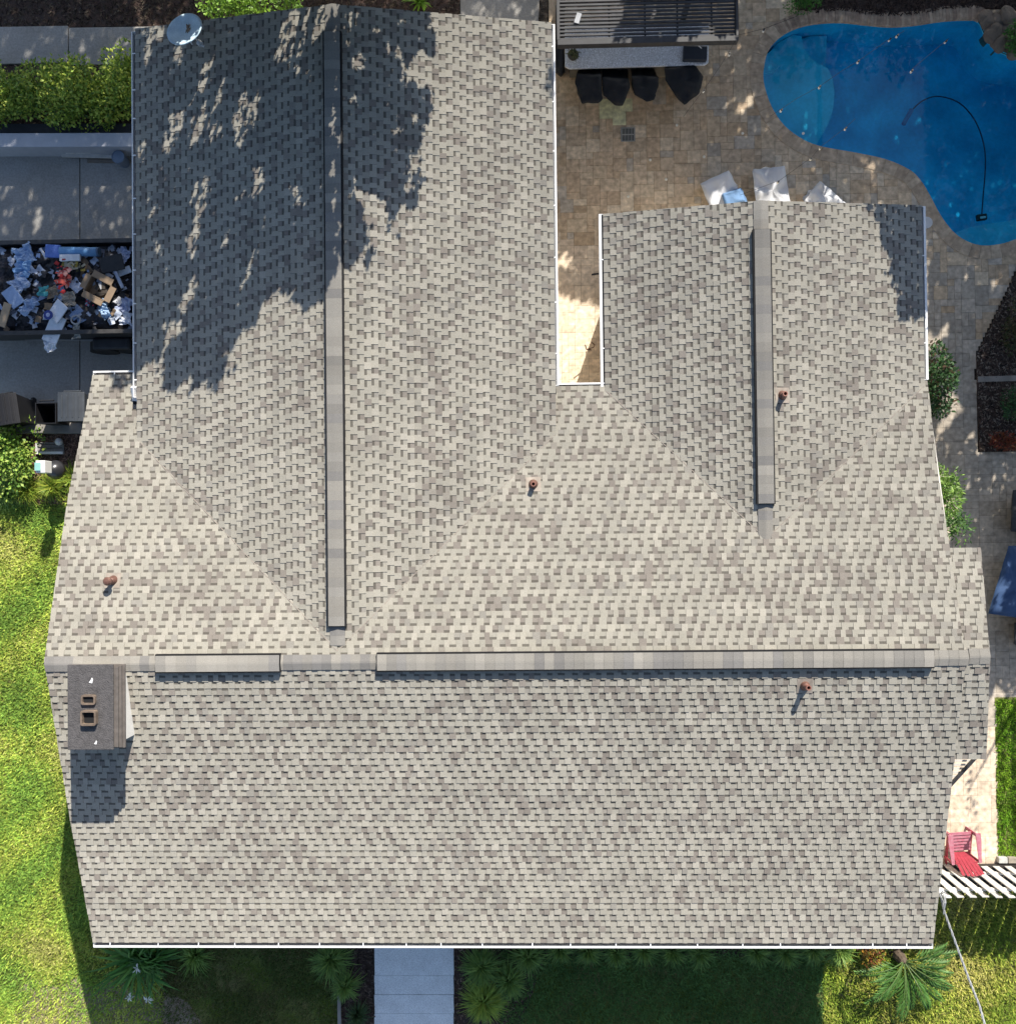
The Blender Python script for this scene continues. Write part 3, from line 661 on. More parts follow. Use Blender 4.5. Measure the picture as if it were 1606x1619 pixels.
# chimney
HT = 4.70
def hx(px, py, h): p = U(px, py, h); return (p[0], p[1])
ch = MB()
c0 = [hx(109, 1053, HT), hx(180, 1052, HT), hx(180, 1184, HT), hx(109, 1186, HT)]
xs = [c0[0][0], c0[1][0]]; ys_ = [c0[2][1], c0[0][1]]
bx0, bx1, by0, by1 = xs[0] + .02, xs[1] + .0, ys_[0] + .06, ys_[1] - .05
ch.prism([(bx0, by0), (bx1 + .005, by0), (bx1 + .005, by1), (bx0, by1)], 2.2, HT - .19)
chim = ch.build('chimney', CHWALL, house)
b = MB()
for k, (e, z0, z1) in enumerate(((.125, HT - .19, HT - .145), (.085, HT - .143, HT - .098), (.045, HT - .096, HT - .05))):
    b.prism([(bx0 - .05, by0 - e * .4 - .03), (bx1 + e, by0 - e * .4 - .03), (bx1 + e, by1 + e * .4), (bx0 - .05, by1 + e * .4)], z0, z1)
b.build('corbel', CHCAP, chim, bevel=.006)
b = MB(); b.prism([(xs[0] - .03, ys_[0] - .02), (xs[1] - .015, ys_[0] - .02), (xs[1] - .015, ys_[1] + .02), (xs[0] - .03, ys_[1] + .02)], HT - .04, HT); b.build('crown_slab', CHTOP, chim, bevel=.01)
def flue(cx, cy, w, d, h):
    p = U(cx, cy, HT + h); b = MB(); x, y = p[0], p[1]
    def rr(w, d, rad=.035): 
        out = []
        for sx, sy, a0 in ((1, 1, 0), (-1, 1, 90), (-1, -1, 180), (1, -1, 270)):
            for a in (0, 30, 60, 90): t = math.radians(a0 + a); out.append((x + sx * (w / 2 - rad) + rad * math.cos(t), y + sy * (d / 2 - rad) + rad * math.sin(t)))
        return out
    O, I = rr(w, d), rr(w - .06, d - .06, .02); n = len(O)
    vs = [(*q, HT - .01) for q in O] + [(*q, HT + h) for q in O] + [(*q, HT + h) for q in I] + [(*q, HT + .012) for q in I]
    fs = [(k * n + i, k * n + (i + 1) % n, (k + 1) * n + (i + 1) % n, (k + 1) * n + i) for k in range(3) for i in range(n)]
    b.add(vs, fs); f_ = b.build('flue', CLAY, chim)
    b = MB(); b.prism(rr(w - .062, d - .062, .02), HT + .002, HT + .012); b.build('flue_inside', DARK, f_)
flue(139, 1107, .25, .17, .05); flue(139, 1136, .27, .26, .09)
for cx, cy, s in ((145, 1076, .05), (152, 1174, .035)):
    p = U(cx, cy, HT); b = MB(); b.prism([(p[0] - s, p[1] - s * .7), (p[0] + s * .2, p[1] - s), (p[0] + s * .5, p[1] + s * .4), (p[0] + s * .1, p[1] + s), (p[0] - s * .3, p[1] + s * .2)], HT, HT + .006)
    b.build('mortar_splash', WHITE, chim)

# ------------------------------------------------------------------ satellite dish
dp = U(291, 45, 4.0); dish = thing('satellite_dish', 'weathered pale blue satellite dish at the back left corner of the roof', 'satellite dish', (dp[0], dp[1], hn + .2))
b = MB(); nrm = Vector((-.17, .26, 1)).normalized(); Q = nrm.to_track_quat('Z', 'Y').to_matrix(); cen = Vector(dp)
vs = [cen - nrm * .06]; R0 = .345; rings = 8; seg = 40
for i in range(1, rings + 1):
    r = i / rings
    for j in range(seg): a = 2 * math.pi * j / seg; vs.append(cen + Q @ Vector((r * R0 * 1.0 * math.cos(a), r * R0 * math.sin(a), -.06 + .06 * r * r)))
fs = [(0, 1 + j, 1 + (j + 1) % seg) for j in range(seg)] + [(1 + (i - 1) * seg + j, 1 + i * seg + j, 1 + i * seg + (j + 1) % seg, 1 + (i - 1) * seg + (j + 1) % seg) for i in range(1, rings) for j in range(seg)]
b.add(vs, fs); rf_ = b.build('reflector', DISH, dish, smooth=True); so = rf_.modifiers.new('s', 'SOLIDIFY'); so.thickness = .012; so.offset = -1
b = MB(); rr = random.Random(2); P_ = []
for t in np.linspace(0, 6.283, 41)[:-1]:
    r = rr.uniform(.35, 1.1); P_.append(cen + Vector((.055 + .05 * r * math.cos(t) + .02 * math.sin(t), .02 + .12 * r * math.sin(t), -.035)))
b.add([cen + Vector((.055, .02, -.03))] + P_, [(0, 1 + i, 1 + (i + 1) % 40) for i in range(40)])
b.build('lichen_patch', RUST, dish)
b = MB(); rim = cen + Q @ Vector((.10, -.33, 0)); lnb = Vector(U(317, 69, 4.02)); b.tube([cen + nrm * -.08, Vector(U(308, 58, 3.9)), lnb], .014, 8); b.build('feed_arm', WHITE, dish)
b = MB(); b.tube([lnb + Vector((-.035, .03, 0)), lnb + Vector((.02, -.02, .02))], .05, 12); b.tube([lnb + Vector((.02, -.02, .02)), lnb + Vector((.07, -.05, .0))], .02, 8); b.build('receiver', mat('receiver_grey', (.35, .37, .38), .5), dish)
b = MB(); b.tube([cen - nrm * .07, cen + Vector((-.05, .0, -.3)), (dp[0] - .05, dp[1], hn + .2)], .025, 8); b.build('mast', WHITE, dish)

# ------------------------------------------------------------------ plants
def leafcloud(V_, C_, cen, rad, n, size, cols, rg, flat=.5, shell=.55, asp=.42, up=.5):
    """numpy leaves in an ellipsoid, folded pair of quads -> appended"""
    u = rg.normal(0, 1, (n, 3)); u /= np.linalg.norm(u, axis=1)[:, None]; r = shell + (1 - shell) * rg.uniform(0, 1, n) ** .6
    P = np.array(cen) + u * r[:, None] * np.array(rad)
    d = u * .6 + rg.normal(0, .7, (n, 3)); d[:, 2] += .1; d /= np.linalg.norm(d, axis=1)[:, None]
    up_ = np.stack([rg.normal(0, .5, n), rg.normal(0, .5, n), np.full(n, up) + .5], 1); s = np.cross(d, up_); s /= np.linalg.norm(s, axis=1)[:, None] + 1e-9
    L = rg.uniform(.65, 1.25, n)[:, None] * size
    nn = np.cross(s, d)
    V_.append(np.stack([P, P + d * L * .5 + s * L * asp * .5 + nn * L * .06, P + d * L, P + d * L * .5 - s * L * asp * .5 + nn * L * .06], 1).reshape(-1, 3))
    c = np.array(cols)[rg.integers(0, len(cols), n)] * rg.uniform(.7, 1.3, (n, 1)); C_.append(c)
def shrub(name, label, cat, px, py, z, w, d, h, n, size, cols, seed=1, clumps=9, group=None, spread=1.0, asp=.42, dy=0):
    rg = np.random.default_rng(seed); c = U(px, py, z); root = thing(name, label, cat, (c[0], c[1], 0), 0, group)
    V_, C_ = [], []; tips = []
    for k in range(clumps):
        a = rg.uniform(0, 6.28); r = math.sqrt(rg.uniform(0, 1)) * .72; o = np.array([math.cos(a) * r * w / 2, math.sin(a) * r * d / 2, h * (.45 + .42 * rg.uniform(0, 1) * (1 - r * .4))])
        tips.append(o); q = rg.uniform(.22, .36); leafcloud(V_, C_, o, (w * q, d * q, h * q * .9), n // clumps, size, cols, rg, asp=asp)
    V = np.concatenate(V_); k = len(V) // 4; arrmesh('foliage', V, np.arange(4 * k).reshape(k, 4), np.concatenate(C_), LEAF, root)
    b = MB()
    for o in tips: b.tube([Vector((o[0] * .1, o[1] * .1, 0)), Vector((o[0] * .55, o[1] * .55, o[2] * .6)), Vector(o)], [.018, .012, .005], 5)
    s = b.build('stem', BARK); s.parent = root
    return root
def strappy(name, label, cat, px, py, length, n, cols, seed=1, wid=.012, height=.35, z=0, group=None, arc=(0, 6.283), tipc=None, stiff=.5, root=None, off=(0, 0)):
    rg = np.random.default_rng(seed); c = U(px, py, z)
    if root is None: root = thing(name, label, cat, (c[0], c[1], 0), 0, group)
    a = rg.uniform(*arc, n); L = length * rg.uniform(.6, 1.1, n); el = rg.uniform(.25, 1.35, n)
    S = 6; t = np.linspace(0, 1, S + 1); V = []; Fq = []
    dr = np.stack([np.cos(a), np.sin(a)], 1); sd = np.stack([-np.sin(a), np.cos(a), np.zeros(n)], 1)
    base = np.stack([rg.normal(0, length * .09, n) + off[0], rg.normal(0, length * .09, n) + off[1], np.zeros(n)], 1)
    hor = L[:, None] * (np.sin(el)[:, None] * t + .25 * t ** 2); ver = height * (L / length)[:, None] * (1.6 * t * np.cos(el)[:, None] + .9 * t - (1.35 + .5 * np.sin(el))[:, None] * (1 - stiff * .5) * t ** 2)
    ver = np.maximum(ver, .01)
    pts = base[:, None, :] + np.concatenate([dr[:, None, :] * hor[:, :, None], ver[:, :, None]], 2)
    ww = wid * np.array([.8, 1, 1, .9, .75, .5, .08])[None, :, None]
    A = pts - sd[:, None, :] * ww; B = pts + sd[:, None, :] * ww
    V = np.concatenate([A, B], 1).reshape(-1, 3); K = 2 * (S + 1)
    i = np.arange(n)[:, None] * K; fl = [i + np.array([s, s + 1, S + 1 + s + 1, S + 1 + s]) for s in range(S)]; Fq = np.concatenate(fl, 0)
    cl = np.array(cols)[rg.integers(0, len(cols), n)] * rg.uniform(.75, 1.25, (n, 1))
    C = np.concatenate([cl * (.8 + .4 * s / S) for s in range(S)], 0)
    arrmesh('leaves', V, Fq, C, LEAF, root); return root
GR1 = [(.15, .27, .05), (.20, .33, .06), (.24, .36, .07), (.12, .22, .045)]
LIME = [(.20, .30, .03), (.27, .34, .035), (.33, .36, .05), (.16, .26, .03)]
DKG = [(.04, .085, .03), (.055, .10, .035), (.07, .12, .04)]
# hedge at the left top: separate bushes
for k, (px, py, w, h) in enumerate(((-8, 140, 1.1, 1.0), (40, 138, 1.1, 1.05), (85, 142, 1.15, 1.0), (130, 140, 1.1, 1.1), (172, 150, 1.0, 1.0), (208, 118, .9, 1.2))):
    shrub('hedge_bush', ['rounded hedge bush at the far left end of the rear hedge', 'hedge bush second from the left end of the rear hedge', 'hedge bush third from left in the rear hedge', 'hedge bush fourth from left in the rear hedge', 'hedge bush second nearest the roof edge in the rear hedge', 'yellow-green hedge bush touching the roof gutter at the rear hedge'][k], 'bush', px, py + 6, .6, w, 1.25 if k < 5 else 1.2, h, 2600, .085, [(.24, .36, .05), (.34, .45, .06), (.44, .50, .08), (.13, .22, .035)], 40 + k, 20, 'bushes of the rear hedge', asp=.55)
shrub('bright_shrub', 'bright lime-green shrub at the left edge by the driveway kerb', 'shrub', 6, 715, .5, 1.35, 1.75, .95, 3000, .085, [(.2, .34, .05), (.27, .40, .06), (.33, .42, .08), (.12, .24, .04)], 51, 16, asp=.6)
for k, (px, py, L, n, lab) in enumerate(((48, 775, .42, 420, 'lime ornamental grass clump beside the left shrub'), (88, 770, .38, 360, 'lime ornamental grass clump in the middle of the bed edge, behind the feeder'), (126, 758, .44, 420, 'lime ornamental grass clump against the left roof edge'), (16, 780, .38, 300, 'shaded ornamental grass clump below the left shrub'))):
    strappy('ornamental_grass', lab, 'grass clump', px, py, L, n, LIME if k != 3 else GR1, 60 + k, .008, .32, group='ornamental grass clumps by the left bed')
shrub('pink_ground_plant', 'small pinkish ground plant between shrub and feeder', 'plant', 42, 733, .1, .4, .25, .15, 300, .05, [(.30, .14, .10), (.36, .22, .12), (.25, .2, .08)], 55, 5)
shrub('back_shrub', 'leafy green shrub peeking over the back roof edge', 'shrub', 372, -6, 1.0, 1.5, .95, 1.6, 1500, .10, [(.17, .32, .03), (.22, .38, .04), (.10, .2, .03)], 56, 12, asp=.55)
shrub('back_shrub', 'small green shrub right of the leafy one behind the back roof edge', 'shrub', 452, -8, 1.0, .6, .6, 1.5, 500, .09, [(.17, .32, .03), (.10, .2, .03)], 57, 6, asp=.5)
strappy('back_plant', 'tiny green strappy plant behind the back roof edge', 'plant', 662, 0, .3, 60, [(.17, .32, .03)], 58, .02, .25, z=.1)
shrub('patio_shrub', 'round bright green shrub at the patio corner above the pool', 'shrub', 1268, 2, .3, .75, .5, .5, 1100, .05, [(.05, .19, .02), (.08, .24, .03), (.04, .13, .02)], 59, 9)
shrub('rock_shrub', 'green shrub growing behind the pool rocks', 'shrub', 1614, 62, .4, .6, .75, .6, 800, .09, [(.07, .20, .03), (.05, .15, .03)], 61, 8)
shrub('bed_fern', 'dark green feathery plant in the lower mulch bed', 'plant', 1606, 635, .3, .5, .9, .5, 700, .07, [(.035, .11, .035), (.03, .085, .03)], 62, 7)
shrub('bed_fern', 'dark brown-green shrub in the upper mulch bed', 'plant', 1612, 520, .4, .5, 1.3, .6, 700, .09, [(.04, .06, .02), (.08, .07, .03)], 63, 7)
shrub('red_croton', 'red-leaved plant at the bottom corner of the mulch bed', 'plant', 1592, 700, .2, .75, .4, .3, 500, .08, [(.16, .03, .02), (.2, .06, .02), (.10, .03, .015)], 64, 7)
shrub('wall_shrub', 'dark green shrub with red tips below the right gutter end', 'shrub', 1483, 598, .9, .75, 1.35, 1.25, 1300, .10, [(.03, .085, .025), (.045, .11, .03), (.03, .07, .02), (.035, .09, .025), (.04, .1, .03), (.08, .05, .03)], 65, 10, asp=.5)
shrub('wall_shrub', 'dark low shrub tucked against the right wall below the red-tipped one', 'shrub', 1482, 640, .5, .45, .6, .8, 350, .09, [(.03, .085, .025), (.02, .06, .018)], 66, 5)
shrub('oleander', 'sunlit pale green narrow shrub along the right roof edge', 'shrub', 1494, 772, 1.4, .55, 1.3, 1.9, 1300, .11, [(.16, .29, .05), (.21, .34, .07), (.10, .2, .04)], 67, 12, asp=.28)
shrub('oleander', 'darker green shrub at the inner corner by the porch roof', 'shrub', 1512, 836, .8, .5, .7, 1.1, 500, .10, [(.05, .13, .03), (.10, .2, .04)], 68, 6, asp=.3)
# crinum lily with three flower heads
lily = strappy('crinum_lily', 'large strappy lily with three white flower heads at the front left corner', 'lily', 225, 1512, .95, 130, [(.06, .19, .03), (.09, .23, .04), (.12, .27, .05)], 71, .026, .55)
strappy('', '', '', 225, 1512, .6, 90, [(.05, .14, .03), (.08, .19, .04)], 72, .02, .6, root=lily, off=(.35, .05))
for k, (px, py) in enumerate(((218, 1531), (205, 1577), (234, 1581))):
    rg = random.Random(k); c = Vector(U(px, py, .6)) - lily.location; b = MB()
    for j in range(17):
        a = rg.uniform(0, 6.28); L = rg.uniform(.07, .13); d = Vector((math.cos(a), math.sin(a), rg.uniform(-.3, .7))); s = Vector((-math.sin(a), math.cos(a), 0)) * .009
        p1 = c + d * L * .6 + Vector((0, 0, .02)); p2 = c + d * L + Vector((0, 0, -.02)); b.add([c - s * .5, p1 - s, p2, p1 + s], [(0, 1, 2, 3)])
    o = b.build('flower_head', mat('petal', (.72, .74, .72), .6, .05, 5)); o.parent = lily
    b = MB(); b.tube([(0, 0, .05), (c.x * .7, c.y * .7, .5), c], .01, 6); o2 = b.build('flower_stalk', mat('stalk', (.09, .17, .05), .6)); o2.parent = lily
strappy('edge_grass', 'shaded grassy clump under the gutter right of the lily', 'grass clump', 312, 1506, .45, 160, GR1, 73, .009, .4)
# liriope clumps
LR = [(.13, .24, .05), (.18, .30, .06), (.23, .34, .07), (.14, .25, .055)]
LR2 = [(.26, .37, .05), (.33, .42, .06), (.20, .31, .05)]
k = 0
for px, py, L, n, c, lab in ((525, 1512, .50, 420, LR, 'dark grassy clump left of the walk, nearest the gutter'), (548, 1553, .36, 260, LR, 'grassy clump left of the walk at the end of the edging board'),
                             (568, 1600, .30, 200, DKG, 'dark low clump in the mulch beside the walk at the frame bottom'), (762, 1522, .48, 520, LR, 'full grassy clump right of the walk, nearest the gutter'),
                             (765, 1578, .52, 650, LR2, 'largest yellow-green grassy clump right of the walk'), (805, 1545, .42, 380, LR, 'grassy clump behind the largest one right of the walk'), (835, 1506, .42, 380, LR, 'grassy clump where the row along the gutter begins')):
    strappy('border_grass', lab, 'grass clump', px, py, L, n, c, 80 + k, .0095, .36, group='grassy clumps beside the front walk'); k += 1
for i, px in enumerate(range(885, 1330, 44)):
    if i in (6,): continue
    strappy('border_grass', 'low shaded grassy clump in the row under the front gutter', 'grass clump', px, 1496 + (i % 3) * 3, .36, 230, LR, 90 + i, .009, .33, group='row of grassy clumps under the front gutter')
shrub('croton', 'orange and yellow croton under the front gutter beside the sago palm', 'shrub', 1375, 1506, .4, .75, .55, .5, 420, .09, [(.30, .15, .02), (.24, .19, .03), (.10, .10, .02), (.16, .05, .02)], 75, 7, asp=.45)
# fan palm
palm = thing('fan_palm', 'low dark green palm fanning out at the front right corner', 'palm', tuple(U(1418, 1508)))
for k in range(17):
    a = math.radians(-175 + k * 12.5 + (k % 3) * 4); rg = random.Random(k); b = MB(); L = rg.uniform(.75, 1.15)
    d = Vector((math.cos(a), math.sin(a), 0)); s = Vector((-d.y, d.x, 0)); base = Vector((0, 0, .35)); h = rg.uniform(.25, .75)
    P = [base + d * L * t + Vector((0, 0, h * (1.7 * t - 1.2 * t * t))) for t in np.linspace(0, 1, 8)]
    b.tube(P, [.014, .012, .011, .01, .008, .006, .004, .002], 5, (.10, .17, .05))
    for i in range(2, 8):
        for sgn in (-1, 1):
            for q in (0, .5):
                p = P[i] if q == 0 else (P[i] + P[i - 1]) / 2; w = .17 * math.sin(min(3.0, .8 + (i - q) * .33)) + .05; tip = p + s * sgn * w * .62 + d * w * 1.2 + Vector((0, 0, -.03)); m_ = (p + tip) / 2 + Vector((0, 0, .02)); e = s.cross(Vector((0, 0, 1))) * .036
                c = rg.choice([(.05, .13, .02), (.07, .17, .03), (.10, .22, .05)]); b.add([p, m_ + e, tip, m_ - e], [(0, 1, 2, 3)], c)
    o = b.build('frond', LEAF); o.parent = palm
b = MB(); b.lathe((0, 0, 0), [(.13, 0), (.12, .2), (.08, .38), (0, .42)], 10); o = b.build('trunk', BARK); o.parent = palm

# ------------------------------------------------------------------ walls, kerb and yard pieces on the left
b = MB(); b.prism([xy(-80, 210, .55), xy(330, 209, .55), xy(330, 231, .55), xy(-80, 232, .55)], -.03, .55); tag(b.build('retaining_wall', mat('pale_wall_paint', (.42, .44, .48), .8, .06, 5, bump=.2), bevel=.012), 'pale painted low wall between the rear hedge and driveway', 'wall')
b = MB(); b.prism([xy(-80, 195, .3), xy(330, 194, .3), xy(330, 209, .3), xy(-80, 209, .3)], -.03, .3); tag(b.build('bed_edging', mat('dark_edge', (.05, .053, .06), .8), bevel=.012), 'dark strip edging behind the pale low wall', 'edging')
b = MB(); b.prism([xy(20, 668, .2), xy(330, 668, .2), xy(330, 685, .2), xy(20, 685, .2)], -.03, .2); tag(b.build('driveway_kerb', KERB, bevel=.02), 'grey concrete kerb between driveway bins and mulch bed', 'kerb')
def lying(name, px0, py0, px1, py1, w, z, t, m, lab, cat):
    b = MB(); p = U(px0, py0, z); q = U(px1, py1, z); b.beam(p, q, w, t); return tag(b.build(name, m, bevel=.004), lab, cat)
lying('plank', 104, 239, 214, 237, .10, .20, .03, WOODG, 'pale weathered plank lying next to the low wall', 'plank')
lying('plank', 98, 245, 178, 247, .085, .14, .04, WOODW, 'bright white narrow board below the weathered plank', 'plank')
lying('dark_board', 40, 233, 176, 230, .04, .10, .04, BLKM, 'thin dark pole along the foot of the low wall', 'pole')
lying('ladder_board', 138, 254, 212, 255, .07, .05, .04, mat('tan_board', (.2, .17, .14), .8), 'short tan board under the round bucket', 'plank')
bp_ = U(186, 247, .4); bk = thing('bucket', 'round blue-grey lidded bucket standing at the roof edge', 'bucket', (bp_[0], bp_[1], 0))
b = MB(); b.lathe((bp_[0], bp_[1], 0), [(.115, .03), (.14, .38)], 24); b.build('body', mat('bucket_grey', (.16, .20, .27), .5), bk, smooth=False)
b = MB(); b.lathe((bp_[0], bp_[1], 0), [(.147, .365), (.147, .39), (.13, .395), (.125, .385), (0, .385)], 24); b.build('lid', mat('lid_blue', (.13, .18, .25), .45), bk)
# bins
def bin_(px, py, w, d, h, rz, lab, open_=False, col=BINM, lidc=None):
    p = U(px, py, h); r_ = thing('wheelie_bin', lab, 'bin', (p[0], p[1], 0), rz, 'wheelie bins by the driveway kerb')
    b = MB(); t = .82
    vs = [(-w / 2 * t, -d / 2 * t, .04), (w / 2 * t, -d / 2 * t, .04), (w / 2 * t, d / 2 * t, .04), (-w / 2 * t, d / 2 * t, .04), (-w / 2, -d / 2, h), (w / 2, -d / 2, h), (w / 2, d / 2, h), (-w / 2, d / 2, h)]
    ins = [(x * .92, y * .92, z) for x, y, z in vs[4:]] + [(x * .9, y * .9, .1) for x, y, z in vs[:4]]
    b.add(vs + ins, [(3, 2, 1, 0), (0, 1, 5, 4), (1, 2, 6, 5), (2, 3, 7, 6), (3, 0, 4, 7), (4, 5, 9, 8), (5, 6, 10, 9), (6, 7, 11, 10), (7, 4, 8, 11), (8, 9, 13, 12), (9, 10, 14, 13), (10, 11, 15, 14), (11, 8, 12, 15), (12, 13, 14, 15)])
    o = b.build('body', col); o.parent = r_
    if not open_:
        b = MB(); N = 9
        for i in range(N):
            x0 = -w / 2 - .02 + (w + .04) * i / N; x1 = x0 + (w + .04) / N
            zc = lambda x: h + .02 + .05 * (1 - (2 * x / (w + .04)) ** 2)
            b.prism([(x0, -d / 2 - .03), (x1, -d / 2 - .03), (x1, d / 2 + .02), (x0, d / 2 + .02)], h + .005, lambda x, y: zc(x))
        for i in range(4): x = -w / 2 + w * (i + .7) / 4.4; b.beam((x, -d / 2 + .05, zc(x) + .006), (x, d / 2 - .05, zc(x) + .006), .018, .012)
        o = b.build('lid', lidc or col, bevel=.006); o.parent = r_
    b = MB(); b.tube([(-w / 2 * .7, d / 2 + .05, h - .05), (w / 2 * .7, d / 2 + .05, h - .05)], .018, 8); o = b.build('handle', col); o.parent = r_
    for s in (-1, 1):
        b = MB(); b.tube([(s * w * .38 - .02, d / 2 * .8, .11), (s * w * .38 + .02, d / 2 * .8, .11)], .11, 14); o = b.build('wheel', BLKM); o.parent = r_
    return r_
bin_(113, 643, .55, .58, 1.02, 0, 'grey-blue closed wheelie bin beside the roof corner')
bin_(72, 653, .46, .46, .85, 0, 'smaller black open bin left of the grey-blue bin', True, mat('bin_black', (.012, .012, .014), .5))
bin_(6, 648, .62, .62, .95, .15, 'black round-cornered bin partly hidden behind the bright shrub', False, mat('bin_black', (.012, .012, .014), .5))
# bird feeder pole
fp = U(116, 746); fd = thing('bird_feeder', 'pole bird feeder with black baffle and small solar panel above the mulch bed', 'bird feeder', tuple(fp))
b = MB(); b.tube([fp, fp + np.array([0, 0, 1.42])], .012, 8); b.build('pole', BLKM, fd)
b = MB(); b.lathe((fp[0], fp[1], .80), [(.21, -.05), (.195, .02), (.12, .12), (.03, .17)], 24); o = b.build('baffle', mat('baffle_black', (.03, .03, .034), .3, spec=.7), fd, smooth=True)
b = MB(); c = U(66, 738, 1.38); b.box((c[0], c[1], 1.30), (.20, .26, .28)); b.build('hopper', WHITE, fd, bevel=.01)
b = MB(); b.tube([(c[0], c[1], 1.40), (fp[0], fp[1], 1.40)], .01, 6); b.build('arm', BLKM, fd)
b = MB(); b.box((c[0] - .04, c[1] + .0, 1.47), (.12, .17, .02)); sp = b.build('solar_panel', mat('panel_frame', (.25, .5, .47), .4), fd)
b = MB()
for i in (-1, 1):
    for j in (-1, 0, 1): b.box((c[0] - .04 + i * .028, c[1] + j * .053, 1.4825), (.048, .044, .004))
b.build('solar_cell', mat('panel_cell', (.01, .045, .06), .2, spec=.8), sp)
# white tray with ball lamp
tp = U(79, 707, .12); tr_ = thing('metal_tray', 'shallow white-edged metal tray lying on the mulch', 'tray', (tp[0], tp[1], 0))
b = MB(); A = [U(58, 699, .1), U(100, 699, .1), U(100, 717, .1), U(58, 717, .1)]; b.prism([(p[0], p[1]) for p in A], .03, .07); b.build('tray_base', mat('tray_grey', (.25, .24, .24), .6, .2, 20), tr_)
b = MB(); b.beam(U(57.5, 716, .12), U(100.5, 716, .12), .055, .07); b.beam(U(58, 700, .1), U(58, 715, .1), .02, .06); b.build('tray_rim', WHITE, tr_)
b = MB()
for yy in (695.5, 702, 708): b.tube([U(60, yy, .12), U(78, yy + .6, .13), U(98, yy, .12)], .008, 5)
b.build('wire', BLKM, tr_)
b = MB(); c = U(90.5, 698, .25); b.lathe((c[0], c[1], .15), [(.02, -.12), (.075, -.02), (.085, .05), (.05, .1), (0, .115)], 16); tag(b.build('globe_lamp', WHITE, smooth=True), 'small white globe garden lamp beside the metal tray', 'garden lamp')

# ------------------------------------------------------------------ dump trailer with debris
TH = 1.15
tl = thing('dump_trailer', 'black open dump trailer heaped with rubbish on the driveway', 'trailer', tuple(U(105, 470)))
tx0, ty1 = U(-70, 386, TH)[0], U(0, 384, TH)[1]; tx1 = U(212, 384, TH)[0]; ty0 = U(0, 527, TH)[1]
b = MB()
for y in (ty0, ty1): b.prism([(tx0, y - .03), (tx1, y - .03), (tx1, y + .03), (tx0, y + .03)], .55, TH)
for x in (tx0, tx1): b.prism([(x - .03, ty0 + .03), (x + .03, ty0 + .03), (x + .03, ty1 - .03), (x - .03, ty1 - .03)], .55, TH)
b.prism([(tx0, ty0), (tx1, ty0), (tx1, ty1), (tx0, ty1)], .5, .55); b.build('bed', BLKM, tl)
b = MB()
for y in (ty0, ty1): b.beam((tx0 - .03, y, TH + .02), (tx1 + .03, y, TH + .02), .09, .04)
b.build('top_rail', mat('rail_black', (.05, .048, .047), .5, .3, 8), tl, bevel=.005)
b = MB(); xf = U(175, 545, .75); b.prism([(xf[0] - .42, ty0 - .30), (xf[0] + .42, ty0 - .30), (xf[0] + .42, ty0 - .035), (xf[0] - .42, ty0 - .035)], .62, .75); b.build('fender', BLKM, tl, bevel=.05)
for dx in (-.4, .4):
    b = MB(); b.tube([(xf[0] + dx * .8, ty0 - .28, .33), (xf[0] + dx * .8, ty0 - .08, .33)], .31, 22); b.build('wheel', mat('tyre', (.02, .02, .02), .8), tl)
b = MB(); b.beam(U(0, 536, .6), U(150, 538, .6), .02, .04); b.build('trim_strip', mat('trim_grey', (.3, .3, .3), .4), tl)
# heap
rg = np.random.default_rng(5); b = MB(); NX, NY = 90, 50
def heap(x, y):
    u = (x - tx0) / (tx1 - tx0); v = (y - ty0) / (ty1 - ty0); e = min(1, 6 * min(v, 1 - v)) * min(1, 8 * (1 - u))
    return TH - .25 + .3 * e * (.8 + .4 * noise.noise(Vector((x * 1.3, y * 1.3, 0)))) + .10 * noise.noise(Vector((x * 5, y * 5, 1)))
vs = []; 
for j in range(NY):
    for i in range(NX): x = tx0 + .03 + (tx1 - tx0 - .06) * i / (NX - 1); y = ty0 + .03 + (ty1 - ty0 - .06) * j / (NY - 1); vs.append((x, y, heap(x, y) + rg.normal(0, .015)))
for j in range(NY - 1):
    for i in range(NX - 1):
        q = (j * NX + i, j * NX + i + 1, (j + 1) * NX + i + 1, (j + 1) * NX + i); k = len(b.v)
pal = [(.02, .02, .024), (.02, .02, .024), (.035, .035, .045), (.05, .045, .05)]
cf = []
for j in range(NY - 1):
    for i in range(NX - 1):
        f = noise.cell(Vector((i * .22, j * .25, 0))); cf.append(pal[int(f * 997) % 4])
b.v = vs; b.n = len(vs); b.f = [(j * NX + i, j * NX + i + 1, (j + 1) * NX + i + 1, (j + 1) * NX + i) for j in range(NY - 1) for i in range(NX - 1)]; b.c = cf
tag(b.build('rubbish_heap', CLUT), 'loose black rubbish bags and scraps filling the trailer', 'rubbish', kind='stuff')
# scraps: crumpled pieces
def crumple(b, c, r, col, rg_, n=7, flat=.5):
    N = 7; ang = rg_.uniform(0, 6.28); ca, sa = math.cos(ang), math.sin(ang); asp = rg_.uniform(.35, 1)
    vs = []; ph = rg_.uniform(0, 100)
    for j in range(N):
        for i in range(N):
            u, v = (i / (N - 1) - .5) * 2 * r, (j / (N - 1) - .5) * 2 * r * asp; k = 1 + .5 * noise.noise(Vector((u * 6, v * 6, ph)))
            u *= k; v *= k; z = c[2] + flat * r * (noise.noise(Vector((u * 9, v * 9, ph))) * 1.2) + .03; vs.append((c[0] + u * ca - v * sa, c[1] + u * sa + v * ca, z))
    b.add(vs, [(j * N + i, j * N + i + 1, (j + 1) * N + i + 1, (j + 1) * N + i) for j in range(N - 1) for i in range(N - 1)], col)
rg_ = random.Random(3); b = MB()
